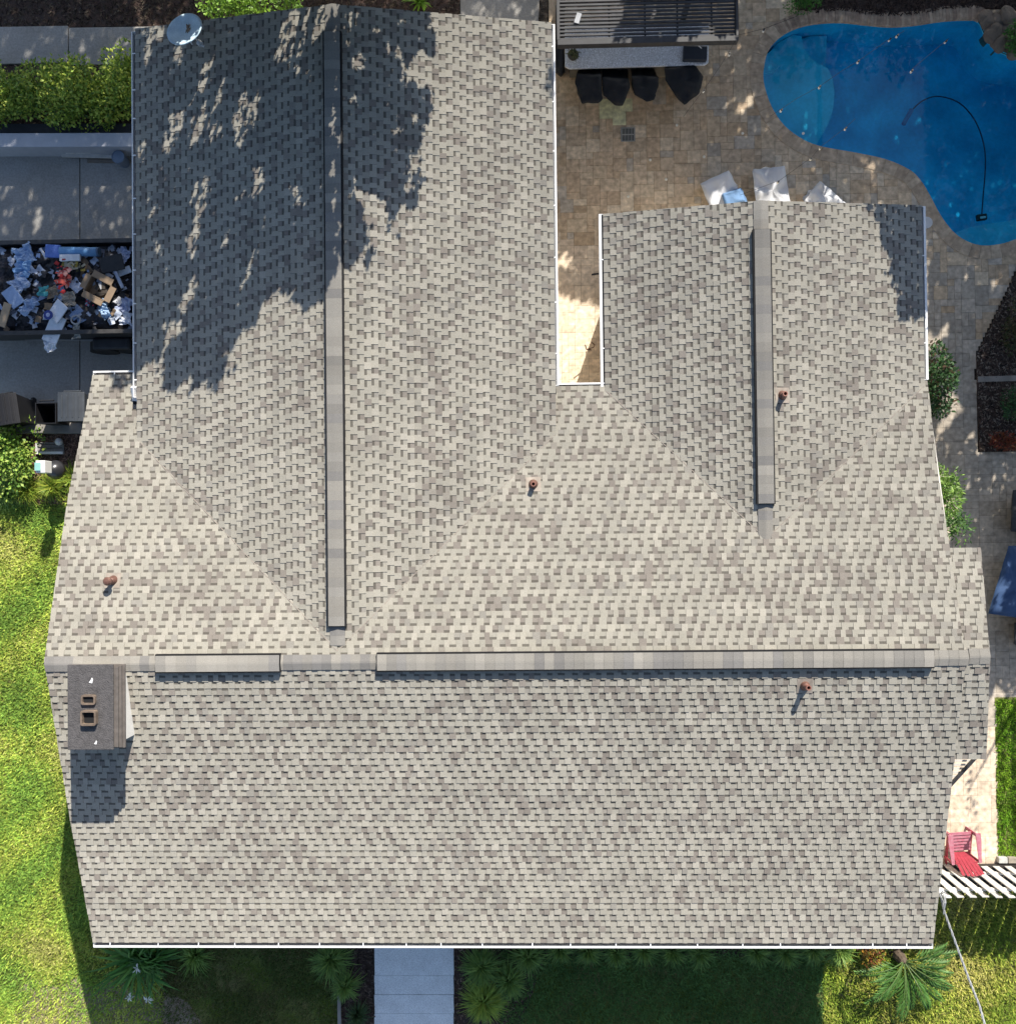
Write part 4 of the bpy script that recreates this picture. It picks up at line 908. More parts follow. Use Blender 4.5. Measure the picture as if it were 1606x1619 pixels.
for k in range(330):
    x = rg_.uniform(tx0 + .1, tx1 - .1); y = rg_.uniform(ty0 + .08, ty1 - .08); f = rg_.random()
    c = (.40, .45, .55) if f < .32 else (.03, .03, .035) if f < .58 else (.12, .13, .17) if f < .72 else (.24, .33, .52) if f < .86 else (.45, .47, .52) if f < .93 else (.2, .14, .09)
    crumple(b, (x, y, heap(x, y)), rg_.uniform(.03, .10), c, rg_)
tag(b.build('paper_scraps', CLUT), 'small pale blue, white and black scraps scattered through the trailer load', 'scraps', kind='stuff')
def dz(px, py, dh=.1):
    p = U(px, py, TH + dh); return Vector((p[0], p[1], max(heap(p[0], p[1]) + .06, TH - .12) + dh * .3))
def cloth(px, py, r, col, lab, seed, name='crumpled_cloth', asp=1):
    r_ = random.Random(seed); b = MB(); c = dz(px, py); N = 22; ang = r_.uniform(0, 3.14); ca, sa = math.cos(ang), math.sin(ang); vs = []
    for j in range(N):
        for i in range(N):
            u, v = (i / (N - 1) - .5) * 2, (j / (N - 1) - .5) * 2 * asp; k = 1 + .45 * noise.noise(Vector((u * 1.5, v * 1.5, seed)))
            u *= k * r; v *= k * r; z = .10 * r / .2 * (noise.noise(Vector((u * 9, v * 9, seed))) + .6 * noise.noise(Vector((u * 22, v * 22, seed)))); vs.append((c.x + u * ca - v * sa, c.y + u * sa + v * ca, c.z + .04 + z))
    b.add(vs, [(j * N + i, j * N + i + 1, (j + 1) * N + i + 1, (j + 1) * N + i) for j in range(N - 1) for i in range(N - 1)], col)
    return tag(b.build(name, CLUT), lab, 'cloth')
cloth(36, 402, .20, (.30, .42, .62), 'pale blue crumpled cloth at the upper left of the trailer load', 1)
cloth(36, 424, .16, (.20, .36, .60), 'mid blue crumpled cloth below the upper left one in the trailer', 2)
cloth(32, 446, .17, (.36, .45, .62), 'light grey-blue cloth in the middle left of the trailer load', 3)
cloth(46, 486, .22, (.28, .38, .56), 'long blue-grey cloth hanging through the lower left of the load', 4, asp=.5)
cloth(165, 490, .24, (.28, .40, .56), 'long grey-blue cloth strip right of the red bag', 5, asp=.4)
cloth(192, 480, .16, (.34, .40, .58), 'ragged pale cloth near the trailer end', 6)
cloth(190, 400, .13, (.32, .38, .55), 'torn pale scrap at the top right of the load', 7)
cloth(120, 452, .13, (.45, .50, .62), 'white knotted cloth right of the red tinsel', 8)
cloth(195, 502, .12, (.55, .60, .70), 'white lacy cloth at the lower right of the load', 9)
cloth(72, 540, .2, (.60, .65, .72), 'white plastic sheet hanging over the trailer rail', 10, asp=.6)
def panel(px, py, w, l, deg, col, lab, tilt=.1, name='board', t=.03, dh=.15, cat='board'):
    b = MB(); c = dz(px, py, dh); b.box(c + Vector((0, 0, .08)), (w, l, t), math.radians(deg), col, Matrix.Rotation(tilt, 3, 'X')); return tag(b.build(name, CLUT, bevel=.006), lab, cat)
panel(22, 470, .30, .42, 35, (.26, .36, .55), 'blue-grey flat panel at the left of the trailer load')
panel(80, 518, .34, .62, -28, (.62, .67, .74), 'long white foam sheet sticking out over the trailer rail', .15)
panel(92, 492, .30, .42, -42, (.62, .66, .74), 'white torn carton flap above the foam sheet', .2)
panel(112, 408, .44, .14, 0, (.62, .64, .68), 'white narrow tray above the gold scraps', 0, t=.06)
panel(190, 426, .34, .15, 20, (.45, .52, .62), 'pale panel tilted at the right end of the load', .1)
panel(186, 440, .07, .42, 25, (.30, .36, .48), 'thin grey-blue strip crossing beside the pale panel', 0)
panel(8, 498, .17, .52, -20, (.36, .27, .18), 'tan cardboard strip at the left edge of the load', .1, 'cardboard_strip', cat='cardboard')
panel(66, 399, .05, .26, 30, (.55, .56, .6), 'pale slim slat beside the upper left blue cloth', 0)
panel(176, 416, .5, .34, 12, (.022, .024, .028), 'flat black panel at the upper right of the load', .05)
panel(84, 397, .32, .27, -4, (.10, .18, .50), 'deep blue plastic tub lid beside the blue roll', 0, 'blue_tub', .06, cat='tub')
rl = thing('blue_roll', 'light blue rolled sheet lying along the top of the load', 'roll', tuple(dz(126, 398, .1)))
a_ = Vector(U(96, 397, TH + .12)); b_ = Vector(U(156, 398, TH + .12)); b = MB(); b.tube([a_, b_], .095, 20); b.build('roll', mat('roll_blue', (.12, .28, .52), .5, .15, 5), rl, smooth=True)
b = MB(); b.tube([b_ + Vector((-.02, 0, 0)), b_ + Vector((.02, 0, 0))], .10, 20); b.build('end_cap', mat('roll_end', (.05, .09, .16), .6), rl)
# cardboard box open
bc = dz(154, 455, .2); cb = thing('cardboard_box', 'open brown cardboard box tilted on the trailer load', 'box', tuple(bc), math.radians(-28))
def lb(bm_, nm, m, root):
    o = bm_.build(nm, m); o.parent = root; return o
CARD = mat('cardboard', (.25, .18, .12), .85, .12, 9); CARD2 = mat('cardboard_inside', (.12, .085, .06), .9)
b = MB()
for c, d in (((0, .18, .06), (.5, .02, .22)), ((0, -.18, .06), (.5, .02, .22)), ((.24, 0, .06), (.02, .34, .22)), ((-.24, 0, .06), (.02, .34, .22)), ((0, 0, -.04), (.46, .34, .02))): b.box(c, d)
lb(b, 'carton', CARD, cb)
for c, d, a in (((0, .25, .17), (.48, .13, .008), .1), ((.31, 0, .17), (.13, .34, .008), 0), ((-.3, .02, .17), (.12, .32, .008), 0), ((0, -.25, .16), (.48, .12, .008), 0)):
    b = MB(); b.box(c, d); lb(b, 'flap', CARD, cb)
b = MB()
for k in range(7): b.box((random.uniform(-.16, .16), random.uniform(-.1, .1), .05 + k * .008), (.14, .08, .05), random.uniform(0, 3), random.choice([(.02, .02, .02), (.03, .025, .02), (.4, .4, .4), (.05, .04, .03)]))
lb(b, 'contents', CLUT, cb)
# red tinsel, gold scraps, bags
b = MB(); rt = random.Random(8)
for k in range(70):
    p = dz(102 + rt.gauss(0, 6), 440 + rt.gauss(0, 9)); crumple(b, p + Vector((0, 0, rt.uniform(0, .1))), rt.uniform(.02, .05), rt.choice([(.5, .03, .03), (.35, .02, .02), (.6, .10, .07), (.62, .3, .25)]), rt)
tag(b.build('red_tinsel', CLUT), 'bright red tinsel bundle in the middle of the load', 'tinsel')
b = MB()
for k in range(30):
    p = dz(112 + rt.gauss(0, 8), 421 + rt.gauss(0, 4)); crumple(b, p, rt.uniform(.02, .06), rt.choice([(.35, .25, .05), (.12, .11, .05), (.4, .35, .25)]), rt)
tag(b.build('gold_wrapping', CLUT), 'gold and olive wrapping scraps above the red tinsel', 'wrapping')
cloth(70, 462, .11, (.06, .30, .33), 'small teal printed bag beside the tan scraps', 31, 'teal_bag')
cloth(84, 462, .11, (.22, .17, .12), 'tan crumpled paper beside the teal bag', 32, 'tan_paper')
cloth(112, 475, .14, (.30, .26, .21), 'beige crumpled sack below the red tinsel', 33, 'beige_sack')
cloth(115, 520, .16, (.42, .42, .38), 'pale grey torn sheet at the lower middle of the load', 34, 'torn_sheet', .5)
b = MB(); bgc = dz(143, 478, .12); crumple(b, bgc, .17, (.02, .02, .025), random.Random(4)); 
for k in range(9): q = bgc + Vector((random.uniform(-.1, .06), random.uniform(-.09, .12), .10)); b.box(q, (.035, .012 + random.random() * .03, .01), random.uniform(0, 3), random.choice([(.6, .04, .08), (.6, .5, .55), (.5, .03, .06)]))
tag(b.build('printed_bag', CLUT), 'black bag with red and white printing below the cardboard box', 'bag')
eb = dz(77, 498, .2); b = MB(); b.lathe(eb + Vector((0, 0, .10)), [(.10, 0), (.10, .012), (0, .014)], 24, (.03, .05, .22)); b.lathe(eb + Vector((0, 0, .115)), [(.045, 0), (.04, .006), (0, .007)], 12, (.35, .4, .6)); tag(b.build('round_badge', CLUT), 'round dark blue emblem disc on the white carton flap', 'disc')
ring = dz(117, 504, .15); b = MB(); b.tube([ring + Vector((.10 * math.cos(t), .09 * math.sin(t), .06)) for t in np.linspace(0, 6.28, 22)], .018, 8, (.35, .36, .38)); tag(b.build('grey_ring', CLUT), 'grey plastic ring right of the white carton flap', 'ring')

# ------------------------------------------------------------------ pergola, bar, stools
PZ = 2.45
pg = thing('pergola', 'black louvred pergola over the outdoor bar at the top', 'pergola', tuple(U(1020, 0)))
X0, Y0 = U(881, 70, PZ)[:2]; X1 = U(1166, 66, PZ)[0]; Y1 = Y0 + 3.2
b = MB()
b.beam((X0, Y0, PZ), (X1, Y0, PZ), .10, .16); b.beam((X0, Y1, PZ), (X1, Y1, PZ), .10, .16); b.beam((X0 + .02, Y0 + .05, PZ), (X0 + .02, Y1 - .05, PZ), .06, .16); b.beam((X1 - .02, Y0 + .05, PZ), (X1 - .02, Y1 - .05, PZ), .05, .16)
b.build('frame', BLKM, pg, bevel=.006)
b = MB()
for t in (.29, .49, .67, .86): x = X0 + (X1 - X0) * t; b.beam((x, Y0 + .05, PZ - .05), (x, Y1 - .05, PZ - .05), .03, .05)
b.beam((X0, Y0 + .82, PZ - .05), (X1, Y0 + .82, PZ - .05), .03, .05)
b.build('rafter', BLKM, pg)
nl = 42
b = MB()
for k in range(nl):
    y = Y0 + .09 + k * .075
    b.beam((X0 + .05, y, PZ + .02), (X1 - .05, y, PZ + .02), .036, .035)
b.build('louvre_slats', mat('louvre_grey', (.04, .041, .046), .6, .35, 5), pg)
for x in (X0 + .15, X1 - .8):
    for y in (Y0 + 1.3, Y1): b = MB(); b.box((x, y, PZ / 2 - .04), (.1, .1, PZ - .1)); b.build('post', BLKM, pg)
lying('label_strip', 916, 20, 911, 36, .10, PZ + .06, .01, mat('strip_grey', (.35, .36, .38), .6), 'small grey sticker left on the pergola slats', 'sticker')
BZ = 1.05
bar = thing('bar_counter', 'grey granite bar counter jutting out under the pergola', 'bar counter', tuple(U(1005, 60)))
b = MB(); b.prism([xy(893, 40, BZ), xy(1121, 40, BZ), xy(1120, 98, BZ), xy(1114, 102, BZ), xy(1000, 105, BZ), xy(900, 108, BZ), xy(893, 104, BZ)], BZ - .05, BZ); b.build('countertop', GRANITE, bar, bevel=.012)
b = MB(); b.prism([xy(903, 30, BZ), xy(1110, 30, BZ), xy(1110, 82, BZ), xy(903, 84, BZ)], 0, BZ - .052); b.build('base', mat('bar_stone', (.2, .18, .15), .9, .2, 6, bump=.5), bar)
gp = U(1099, 83, BZ + .12); b = MB(); b.box((gp[0], gp[1], BZ + .07), (.50, .30, .13), -.05); gr = tag(b.build('griddle_box', mat('griddle_black', (.02, .025, .035), .35), bevel=.02), 'black covered griddle on the right end of the bar', 'griddle')
lying('tongs', 1102, 70, 1109, 76, .02, BZ + .15, .01, WOODG, 'small wooden tongs lying on the griddle box', 'tongs')
pp = U(906, 86, BZ + .1); pot = thing('potted_succulent', 'round potted succulent on the left end of the bar', 'potted plant', (pp[0], pp[1], BZ))
b = MB(); b.lathe((0, 0, 0), [(.08, 0), (.12, .1), (.11, .1), (.08, .08), (0, .08)], 18); o = b.build('pot', mat('pot_brown', (.12, .10, .07), .7)); o.parent = pot
strappy('', '', '', 906, 86, .15, 60, [(.10, .12, .05), (.16, .16, .07), (.06, .08, .04)], 5, .012, .1, root=pot)
[setattr(c_.location, 'z', .1) for c_ in pot.children if c_.name.startswith('leaves')]
def cover(name, base, top, h, m, lab, cat, seed=1, group=None, folds=.03, top_sag=.02, lv=7):
    """cloth cover lofted from a ground outline to a top outline (metres)"""
    n = 64
    def res(P):
        P = [np.array(p, float) for p in P]; L = [np.linalg.norm(P[(i + 1) % len(P)] - P[i]) for i in range(len(P))]; T_ = sum(L); out = []
        for k in range(n):
            t = k / n * T_; i = 0
            while t > L[i]: t -= L[i]; i += 1
            out.append(P[i] + (P[(i + 1) % len(P)] - P[i]) * t / L[i])
        return out
    B, T2 = res(base), res(top); c = np.mean(T2, 0); vs = []; 
    for k in range(lv + 1):
        f = k / lv; e = 1 - (1 - f) ** 1.0
        for i in range(n):
            p = B[i] * (1 - e) + T2[i] * e; d = p - c; d = d / (np.linalg.norm(d) + 1e-6); w = folds * (1 - f * .8) * noise.noise(Vector((i * .33 if i < n / 2 else (n - i) * .33 + 9, f * 1.5, seed)))
            hh = h[i % n] if hasattr(h, '__len__') else h
            vs.append((p[0] + d[0] * w * 2, p[1] + d[1] * w * 2, .02 + (h - .02) * f))
    ring = 4
    for q in range(1, ring + 1):
        f = 1 - q / ring
        for i in range(n):
            p = c + (T2[i] - c) * f; vs.append((p[0], p[1], h + top_sag * (noise.noise(Vector((p[0] * 5, p[1] * 5, seed))) * 2 + .3)))
    K = lv + 1 + ring; b = MB(); b.add(vs, [(k * n + i, k * n + (i + 1) % n, (k + 1) * n + (i + 1) % n, (k + 1) * n + i) for k in range(K - 1) for i in range(n)])
    o = b.build(name, m, smooth=True); tag(o, lab, cat, group); return o
def sp_(pts, h=0): return [xy(a, b_, h) for a, b_ in pts]
ST = 'black covered bar stools at the counter'
labs = ['leftmost black covered bar stool below the counter', 'second black covered bar stool from the left, with pointed front', 'third black covered bar stool from the left', 'rightmost black covered bar stool, turned and set apart']
for k, (bs, tp_) in enumerate(((((915, 105), (950, 105), (950, 148), (943, 157), (920, 158), (912, 148)), ((911, 118), (951, 118), (952, 158), (946, 163), (920, 163), (909, 132))),
                               (((955, 105), (992, 105), (992, 146), (982, 158), (962, 150), (954, 135)), ((951, 122), (994, 126), (996, 138), (984, 167), (972, 166), (953, 150))),
                               (((998, 105), (1035, 105), (1036, 146), (1026, 154), (1006, 150), (998, 138)), ((998, 120), (1041, 122), (1041, 132), (1034, 158), (1022, 160), (1003, 150))),
                               (((1050, 110), (1092, 108), (1102, 122), (1098, 140), (1078, 158), (1060, 140)), ((1050, 108), (1098, 102), (1112, 120), (1106, 146), (1082, 166), (1072, 158), (1052, 126))))):
    cover('bar_stool_cover', sp_(bs), sp_(tp_, 1.05), 1.05, BLACK, labs[k], 'covered stool', 10 + k, ST, .035, .05)
cover('shade_mass', sp_(((878, 10), (892, 8), (893, 118), (886, 122), (878, 116))), sp_(((878, 8), (890, 8), (891, 100), (887, 118), (878, 112)), .95), .95, BLACK, 'black mass added for the dark shade between roof gutter and bar', 'shade mass', 20, None, .03, .04)  # added black form standing in for shade beside the pergola
# drain grate
dg = U(992.5, 213); b = MB()
s_ = .15
for k in range(9): x = dg[0] - s_ + .02 + k * .0325; b.beam((x, dg[1] - s_, .026), (x, dg[1] + s_, .026), .014, .008)
for y in (-s_, 0, s_): b.beam((dg[0] - s_, dg[1] + y, .026), (dg[0] + s_, dg[1] + y, .026), .018, .012)
for x in (-s_, s_): b.beam((dg[0] + x, dg[1] - s_, .026), (dg[0] + x, dg[1] + s_, .026), .018, .012)
grt = thing('drain_grate', 'square metal drain grate set in the patio pavers', 'drain', (0, 0, 0)); b.build('grate', mat('grate_grey', (.3, .31, .3), .5), grt)
b = MB(); b.box((dg[0], dg[1], .012), (.31, .31, .016)); b.build('pit', DARK, grt)
# white covered furniture
cover('lounge_cover', sp_(((1107, 292), (1150, 270), (1185, 330), (1130, 345))), sp_(((1107, 290), (1152, 269), (1180, 325), (1130, 345)), .62), .62, COVERW, 'white covered lounge chair left of the three, by the roof edge', 'covered chair', 31, 'white covered lounge chairs', .04, .03)
cover('lounge_cover', sp_(((1192, 270), (1238, 265), (1248, 335), (1200, 340))), sp_(((1189, 269), (1240, 262), (1252, 335), (1198, 342)), .70), .70, COVERW, 'white covered lounge chair in the middle of the three', 'covered chair', 32, 'white covered lounge chairs', .05, .07)
cover('lounge_cover', sp_(((1268, 314), (1290, 292), (1340, 325), (1300, 360))), sp_(((1272, 318), (1296, 284), (1345, 328), (1300, 360)), .66), .66, COVERW, 'white covered lounge chair with peaked corner, right of the three', 'covered chair', 33, 'white covered lounge chairs', .06, .12)
cover('blue_pillow', sp_(((1140, 304), (1172, 296), (1182, 318), (1150, 335)), .64), sp_(((1142, 306), (1170, 298), (1178, 318), (1150, 332)), .72), .74, BLUEC, 'faded blue pillow lying on the left white cover', 'pillow', 34, None, .01, .03)
for v in bpy.data.objects['blue_pillow'].data.vertices: v.co.z = max(v.co.z, .62)
# navy covered lounger and dark chairs at the right edge
cover('navy_cover', sp_(((1592, 885), (1650, 885), (1650, 985), (1600, 975), (1570, 962))), sp_(((1594, 863), (1650, 863), (1650, 985), (1604, 976), (1562, 970)), .85), .85, NAVY, 'navy blue covered lounger at the right edge of the patio', 'covered lounger', 41, None, .02, .04)
cover('dark_chair_cover', sp_(((1598, 790), (1640, 780), (1640, 850), (1598, 838))), sp_(((1601, 775), (1640, 770), (1640, 846), (1597, 840)), .75), .75, mat('dark_wicker', (.04, .042, .045), .8, .3, 20), 'dark patio chair cut by the right frame edge above the navy cover', 'chair', 42, None, .02, .02)
cover('dark_chair_cover', sp_(((1602, 985), (1640, 985), (1640, 1030), (1604, 1020))), sp_(((1604, 985), (1640, 985), (1640, 1028), (1602, 1018)), .6), .6, mat('dark_wicker', (.04, .042, .045), .8, .3, 20), 'dark patio seat cut by the right frame edge below the navy cover', 'chair', 43, None, .02, .02)
# skimmer lid
sl = U(1464, 352); b = MB(); b.lathe((sl[0], sl[1], 0), [(.13, .01), (.13, .024), (.12, .028), (0, .028)], 28); tag(b.build('skimmer_lid', mat('lid_white', (.55, .56, .57), .6), smooth=False), 'round white skimmer lid on the pavers beside the right gutter', 'lid')
# pool cleaner
pcl = thing('pool_cleaner', 'black pool cleaner with long curved hose on the pool floor', 'pool cleaner', tuple(U(1552, 343, -.3)))
def hosepts():
    P = [(1552, 338), (1554, 310), (1557, 275), (1557, 240), (1550, 210), (1538, 185), (1520, 165), (1500, 155), (1478, 152), (1460, 158), (1445, 170), (1434, 186), (1428, 196)]
    W = [U(a, b_, -.16) for a, b_ in P]; out = []
    for i in range(len(W) - 1):
        p0, p1, p2, p3 = W[max(i - 1, 0)], W[i], W[i + 1], W[min(i + 2, len(W) - 1)]
        for t in np.arange(5) / 5: out.append(.5 * ((2 * p1) + (-p0 + p2) * t + (2 * p0 - 5 * p1 + 4 * p2 - p3) * t * t + (-p0 + 3 * p1 - 3 * p2 + p3) * t ** 3))
    return out + [W[-1]]
b = MB(); b.tube(hosepts(), .015, 8); b.build('hose', mat('hose_navy', (.008, .02, .06), .5), pcl)
b = MB(); c = U(1552, 343, -.24); b.box((c[0], c[1], -.26), (.22, .14, .1), .1, (.02, .02, .025)); b.box((c[0], c[1] - .02, -.19), (.13, .05, .04), .1, (.6, .6, .6)); b.build('head', CLUT, pcl, bevel=.02)
b = MB()
c0_, c1_ = U(1428, 196, -.15), U(1441, 173, -.15); b.tube([c0_, c1_], .05, 10); b.build('float', mat('float_blue', (.10, .16, .30), .5), pcl)
# rocks
RK = ((1560, 36, .16), (1572, 50, .2), (1590, 46, .17), (1566, 60, .14), (1580, 68, .18), (1596, 64, .16), (1606, 80, .17), (1556, 26, .14), (1590, 28, .2), (1574, 34, .14))
for k, (px, py, r) in enumerate(RK):
    bm = bmesh.new(); bmesh.ops.create_icosphere(bm, subdivisions=3, radius=r); c = U(px, py, .05)
    for v in bm.verts: v.co *= 1 + .45 * noise.noise(v.co * 5 + Vector((k * 3, 0, 0))); v.co.z *= .7; v.co.x *= 1.15
    me = bpy.data.meshes.new('rock'); bm.to_mesh(me); bm.free(); me.materials.append(ROCK); o = bpy.data.objects.new('rock', me); o.location = (c[0], c[1], .06); o.rotation_euler.z = k; COL.objects.link(o)
    tag(o, ['tan boulder at the pool edge, nearest the coping', 'rounded boulder in the middle of the pool rock pile', 'boulder right of the middle one in the rock pile', 'small dark boulder touching the water below the first', 'boulder low in the pile beside the water', 'boulder beside the green rock shrub', 'lowest boulder at the right frame edge by the water', 'topmost left boulder behind the coping end', 'large topmost boulder of the pile', 'small brown boulder between the topmost ones'][k], 'rock', 'rocks piled at the pool corner')
b = MB(); P = sp_(((1547, 20), (1640, 20), (1640, 92), (1606, 88), (1576, 76), (1560, 58))); b.prism(P, -.3, .02); tag(b.build('rock_ledge', ROCK), 'dark earthy ledge under the pool rocks', 'ledge')
# string lights
def string_light(P, lab, bulbs, h=2.5):
    r_ = thing('string_light', lab, 'string lights', tuple(U(P[0][0], P[0][1], 0)), 0, 'thin string light wires over the patio'); W = [Vector(U(a, b_, h)) for a, b_ in P]; b = MB(); b.tube(W, .0035, 5); b.build('wire', DARK, r_)
    for (a, c) in bulbs:
        p = Vector(U(a, c, h)); b = MB(); b.lathe(p + Vector((0, 0, -.12)), [(0, 0), (.02, .015), (.022, .035), (.012, .06)], 12); b.build('bulb', BULB, r_, smooth=True)
        b = MB(); b.lathe(p + Vector((0, 0, -.048)), [(.016, 0), (.016, .045), (0, .046)], 10); b.build('socket', BLKM, r_)
string_light([(1166, 58), (1139, 103), (1112, 142), (1080, 184)], 'string light wire running from the pergola corner down over the stools', [(1154, 83), (1113, 141)])
string_light([(1166, 55), (1207, 45), (1262, 24)], 'string light wire from the pergola corner towards the round shrub', [(1208, 45)])
string_light([(1218, 183), (1260, 155), (1297, 135), (1330, 112), (1358, 95), (1400, 65), (1430, 48)], 'string light wire crossing the pool sun shelf', [(1236, 172), (1297, 135), (1358, 95), (1408, 60), (1420, 54)])
string_light([(1170, 308), (1232, 285), (1282, 249), (1298, 231), (1337, 201), (1352, 187)], 'string light wire from the white covers across the pool edge', [(1231, 286), (1283, 249), (1298, 232), (1338, 201)])
string_light([(1440, 110), (1470, 85), (1500, 60)], 'short string light wire over the deep end of the pool', [(1443, 110), (1497, 63)])
DL = ['tiny round patio light left of the wire end, nearest the stools', 'tiny round patio light nearest the pool sun shelf', 'tiny round patio light midway between drain grate and pool', 'tiny round patio light just right of the drain grate', 'tiny round patio light above the left white cover', 'tiny round patio light nearest the left rear wing gutter', 'tiny round light by the pool coping above the middle white cover']
for k, (a, c) in enumerate(((1070, 197), (1174, 210), (1113, 247), (1028, 252), (1053, 283), (993, 310), (1270, 210))):
    p = U(a, c, .035); b = MB(); b.lathe((p[0], p[1], .012), [(.03, 0), (.03, .012), (.012, .018), (0, .018)], 12); tag(b.build('deck_light', BULB), DL[k], 'deck light', 'small round lights set in the patio')

# ------------------------------------------------------------------ right side: fence, gate, chair, cable
FZ = 1.5
fn = thing('picket_fence', 'white weathered board fence running right from the house', 'fence', tuple(U(1560, 1385)))
fy = -7.66; fx0 = U(1488, 1411, FZ)[0]
b = MB(); 
for z in (.35, 1.2): b.beam((fx0, fy + .04, z), (11.9, fy + .04, z), .04, .09)
b.build('rail', WOODG, fn)
x = fx0; k = 0; rr = random.Random(5)
while x < 11.9:
    b = MB(); w = .14; hgt = FZ + rr.uniform(-.02, .02); b.box((x, fy + (-.0 if k % 2 else .10), hgt / 2), (w, .02, hgt), rr.uniform(-.03, .03)); b.build('picket', WOODW if rr.random() < .75 else WOODG, fn); x += .128; k += 1
    if k > 60: break
b = MB(); 
b.beam(U(1490, 1371, .06), U(1620, 1368, .06), .06, .12); tag(b.build('timber_edge', mat('dark_timber', (.03, .025, .022), .9)), 'dark timber edging at the foot of the fence', 'edging')
for k, px in enumerate((1586, 1601, 1618)):
    b = MB(); p = U(px, 1361, .12); b.box((p[0], p[1], .06), (.19, .13, .13)); tag(b.build('edging_block', mat(f'block_{k}', [(.42, .42, .4), (.25, .22, .18), (.3, .27, .24)][k], .9, .2, 9), bevel=.012), ['pale edging block at the end of the side walk', 'brown edging block beside the pale one', 'edging block furthest right by the grass strip'][k], 'block', 'edging blocks by the fence')
gt = thing('slatted_gate', 'small white slatted gate beside the porch roof', 'gate', tuple(U(1525, 1215)))
g0 = U(1514, 1197, 1.2); g1 = U(1541, 1198, 1.2)
for g_ in (g0, g1):
    b = MB(); b.box((g_[0], g_[1], .6), (.07, .07, 1.2)); po = b.build('post', WOODW, gt); b = MB(); b.lathe((g_[0], g_[1], 1.2), [(.035, 0), (.06, .03), (.05, .08), (0, .1)], 12); b.build('finial', WHITE, po, smooth=True)
b = MB()
for k in range(6): b.beam(U(1485, 1203 + k * 6.2, .85), U(1539 - k * 6.4, 1203 + k * 6.2, .85), .04, .02)
b.build('slats', WOODW, gt)
b = MB(); b.beam(U(1541, 1199, .92), U(1501, 1243, .92), .05, .07); b.build('rail', BLKM, gt)  # dark bar added for the diagonal shadow across the slats
# adirondack chair (faces away from the fence)
ac = U(1521, 1357, .4); chair = thing('adirondack_chair', 'faded red plastic adirondack chair standing against the fence', 'chair', (ac[0] + .02, ac[1] + .24, 0), math.radians(4)); chair.scale = (.88, .86, .9)
def cp(bm_, nm, m): o = bm_.build(nm, m, bevel=.004); o.parent = chair; return o
for k in range(6): b = MB(); y = .30 - k * .085; b.beam((-.26, y, .36 - k * .022), (.26, y, .36 - k * .022), .075, .02); cp(b, 'seat_slat', PINKP)
for k in range(6):
    a = (k - 2.5); x = a * .082; b = MB(); b.beam((x * .85, -.20, .26), (x * 1.12, -.20 - .33, .95 - .012 * a * a), .075, .018, up=(0, 1, .3)); cp(b, 'back_slat', REDP)
b = MB(); b.beam((-.27, -.36, .55), (.27, -.36, .55), .03, .07); cp(b, 'back_rail', REDP)
for s in (-1, 1):
    b = MB(); b.prism([(s * .27, .36), (s * .39, .36), (s * .40, .2), (s * .36, -.38), (s * .29, -.38)], .56, .58); cp(b, 'armrest', PINKP)
    b = MB(); b.beam((s * .31, .30, 0), (s * .31, .30, .56), .09, .025, up=(1, 0, 0)); cp(b, 'leg', PINKP)
    b = MB(); b.beam((s * .28, .34, .34), (s * .28, -.55, .05), .025, .10); cp(b, 'leg', REDP)
    b = MB(); b.beam((s * .32, -.36, .1), (s * .32, -.36, .56), .07, .025, up=(1, 0, 0)); cp(b, 'leg', REDP)
# service cable
sc = thing('service_cable', 'grey twisted service cable dropping from the front right roof corner', 'cable', tuple(U(1487, 1420, 0)))
pts = [U(1487, 1418, 2.5), U(1492, 1440, 2.5), U(1510, 1490, 2.6), U(1532, 1550, 2.8), U(1548, 1590, 2.95), U(1562, 1640, 3.2), U(1600, 1760, 3.8)]
for k in range(3):
    b = MB(); W = []
    for i in range(60):
        t = i / 59 * (len(pts) - 1); j = min(int(t), len(pts) - 2); p = pts[j] * (1 - (t - j)) + pts[j + 1] * (t - j); a = i * .9 + k * 2.1; W.append(p + np.array([math.cos(a) * .014, 0, math.sin(a) * .014]))
    b.tube(W, .010, 6); b.build('strand', CABLE, sc)
for k, (dx, dy) in enumerate(((-8, -2), (0, -6), (5, -3))):
    b = MB(); W = [U(1486 + dx * .4, 1414, 2.3), U(1490 + dx * .7, 1412 + dy * .5, 2.55), U(1494 + dx * .2, 1428, 2.6), U(1491, 1446, 2.52)]; b.tube(W, .010, 6); b.build('loop', CABLE, sc)
b = MB(); p = U(1487, 1416, 2.4); b.tube([(p[0] - .05, p[1], 1.2), (p[0] - .02, p[1], 2.45)], .03, 8); b.build('mast', mat('mast_grey', (.3, .3, .3), .5), sc)
# hook pole in the courtyard, small wall lamp
b = MB(); b.tube([U(928, 552, .05), U(938, 549, .3), U(940, 545, .5), U(935, 541, .5)], .012, 6); b.tube([U(925, 545, .5), U(927, 552, .4), U(935, 553, .3)], .012, 6); tag(b.build('hose_hook', mat('hook_brown', (.10, .05, .03), .7)), 'small brown curved hook standing in the sunlit courtyard', 'hook')
b = MB(); b.beam(U(935, 434, 2.3), U(950, 432, 2.3), .03, .03); tag(b.build('wall_lamp_arm', BLKM), 'short black bracket poking out under the courtyard gutter', 'bracket')

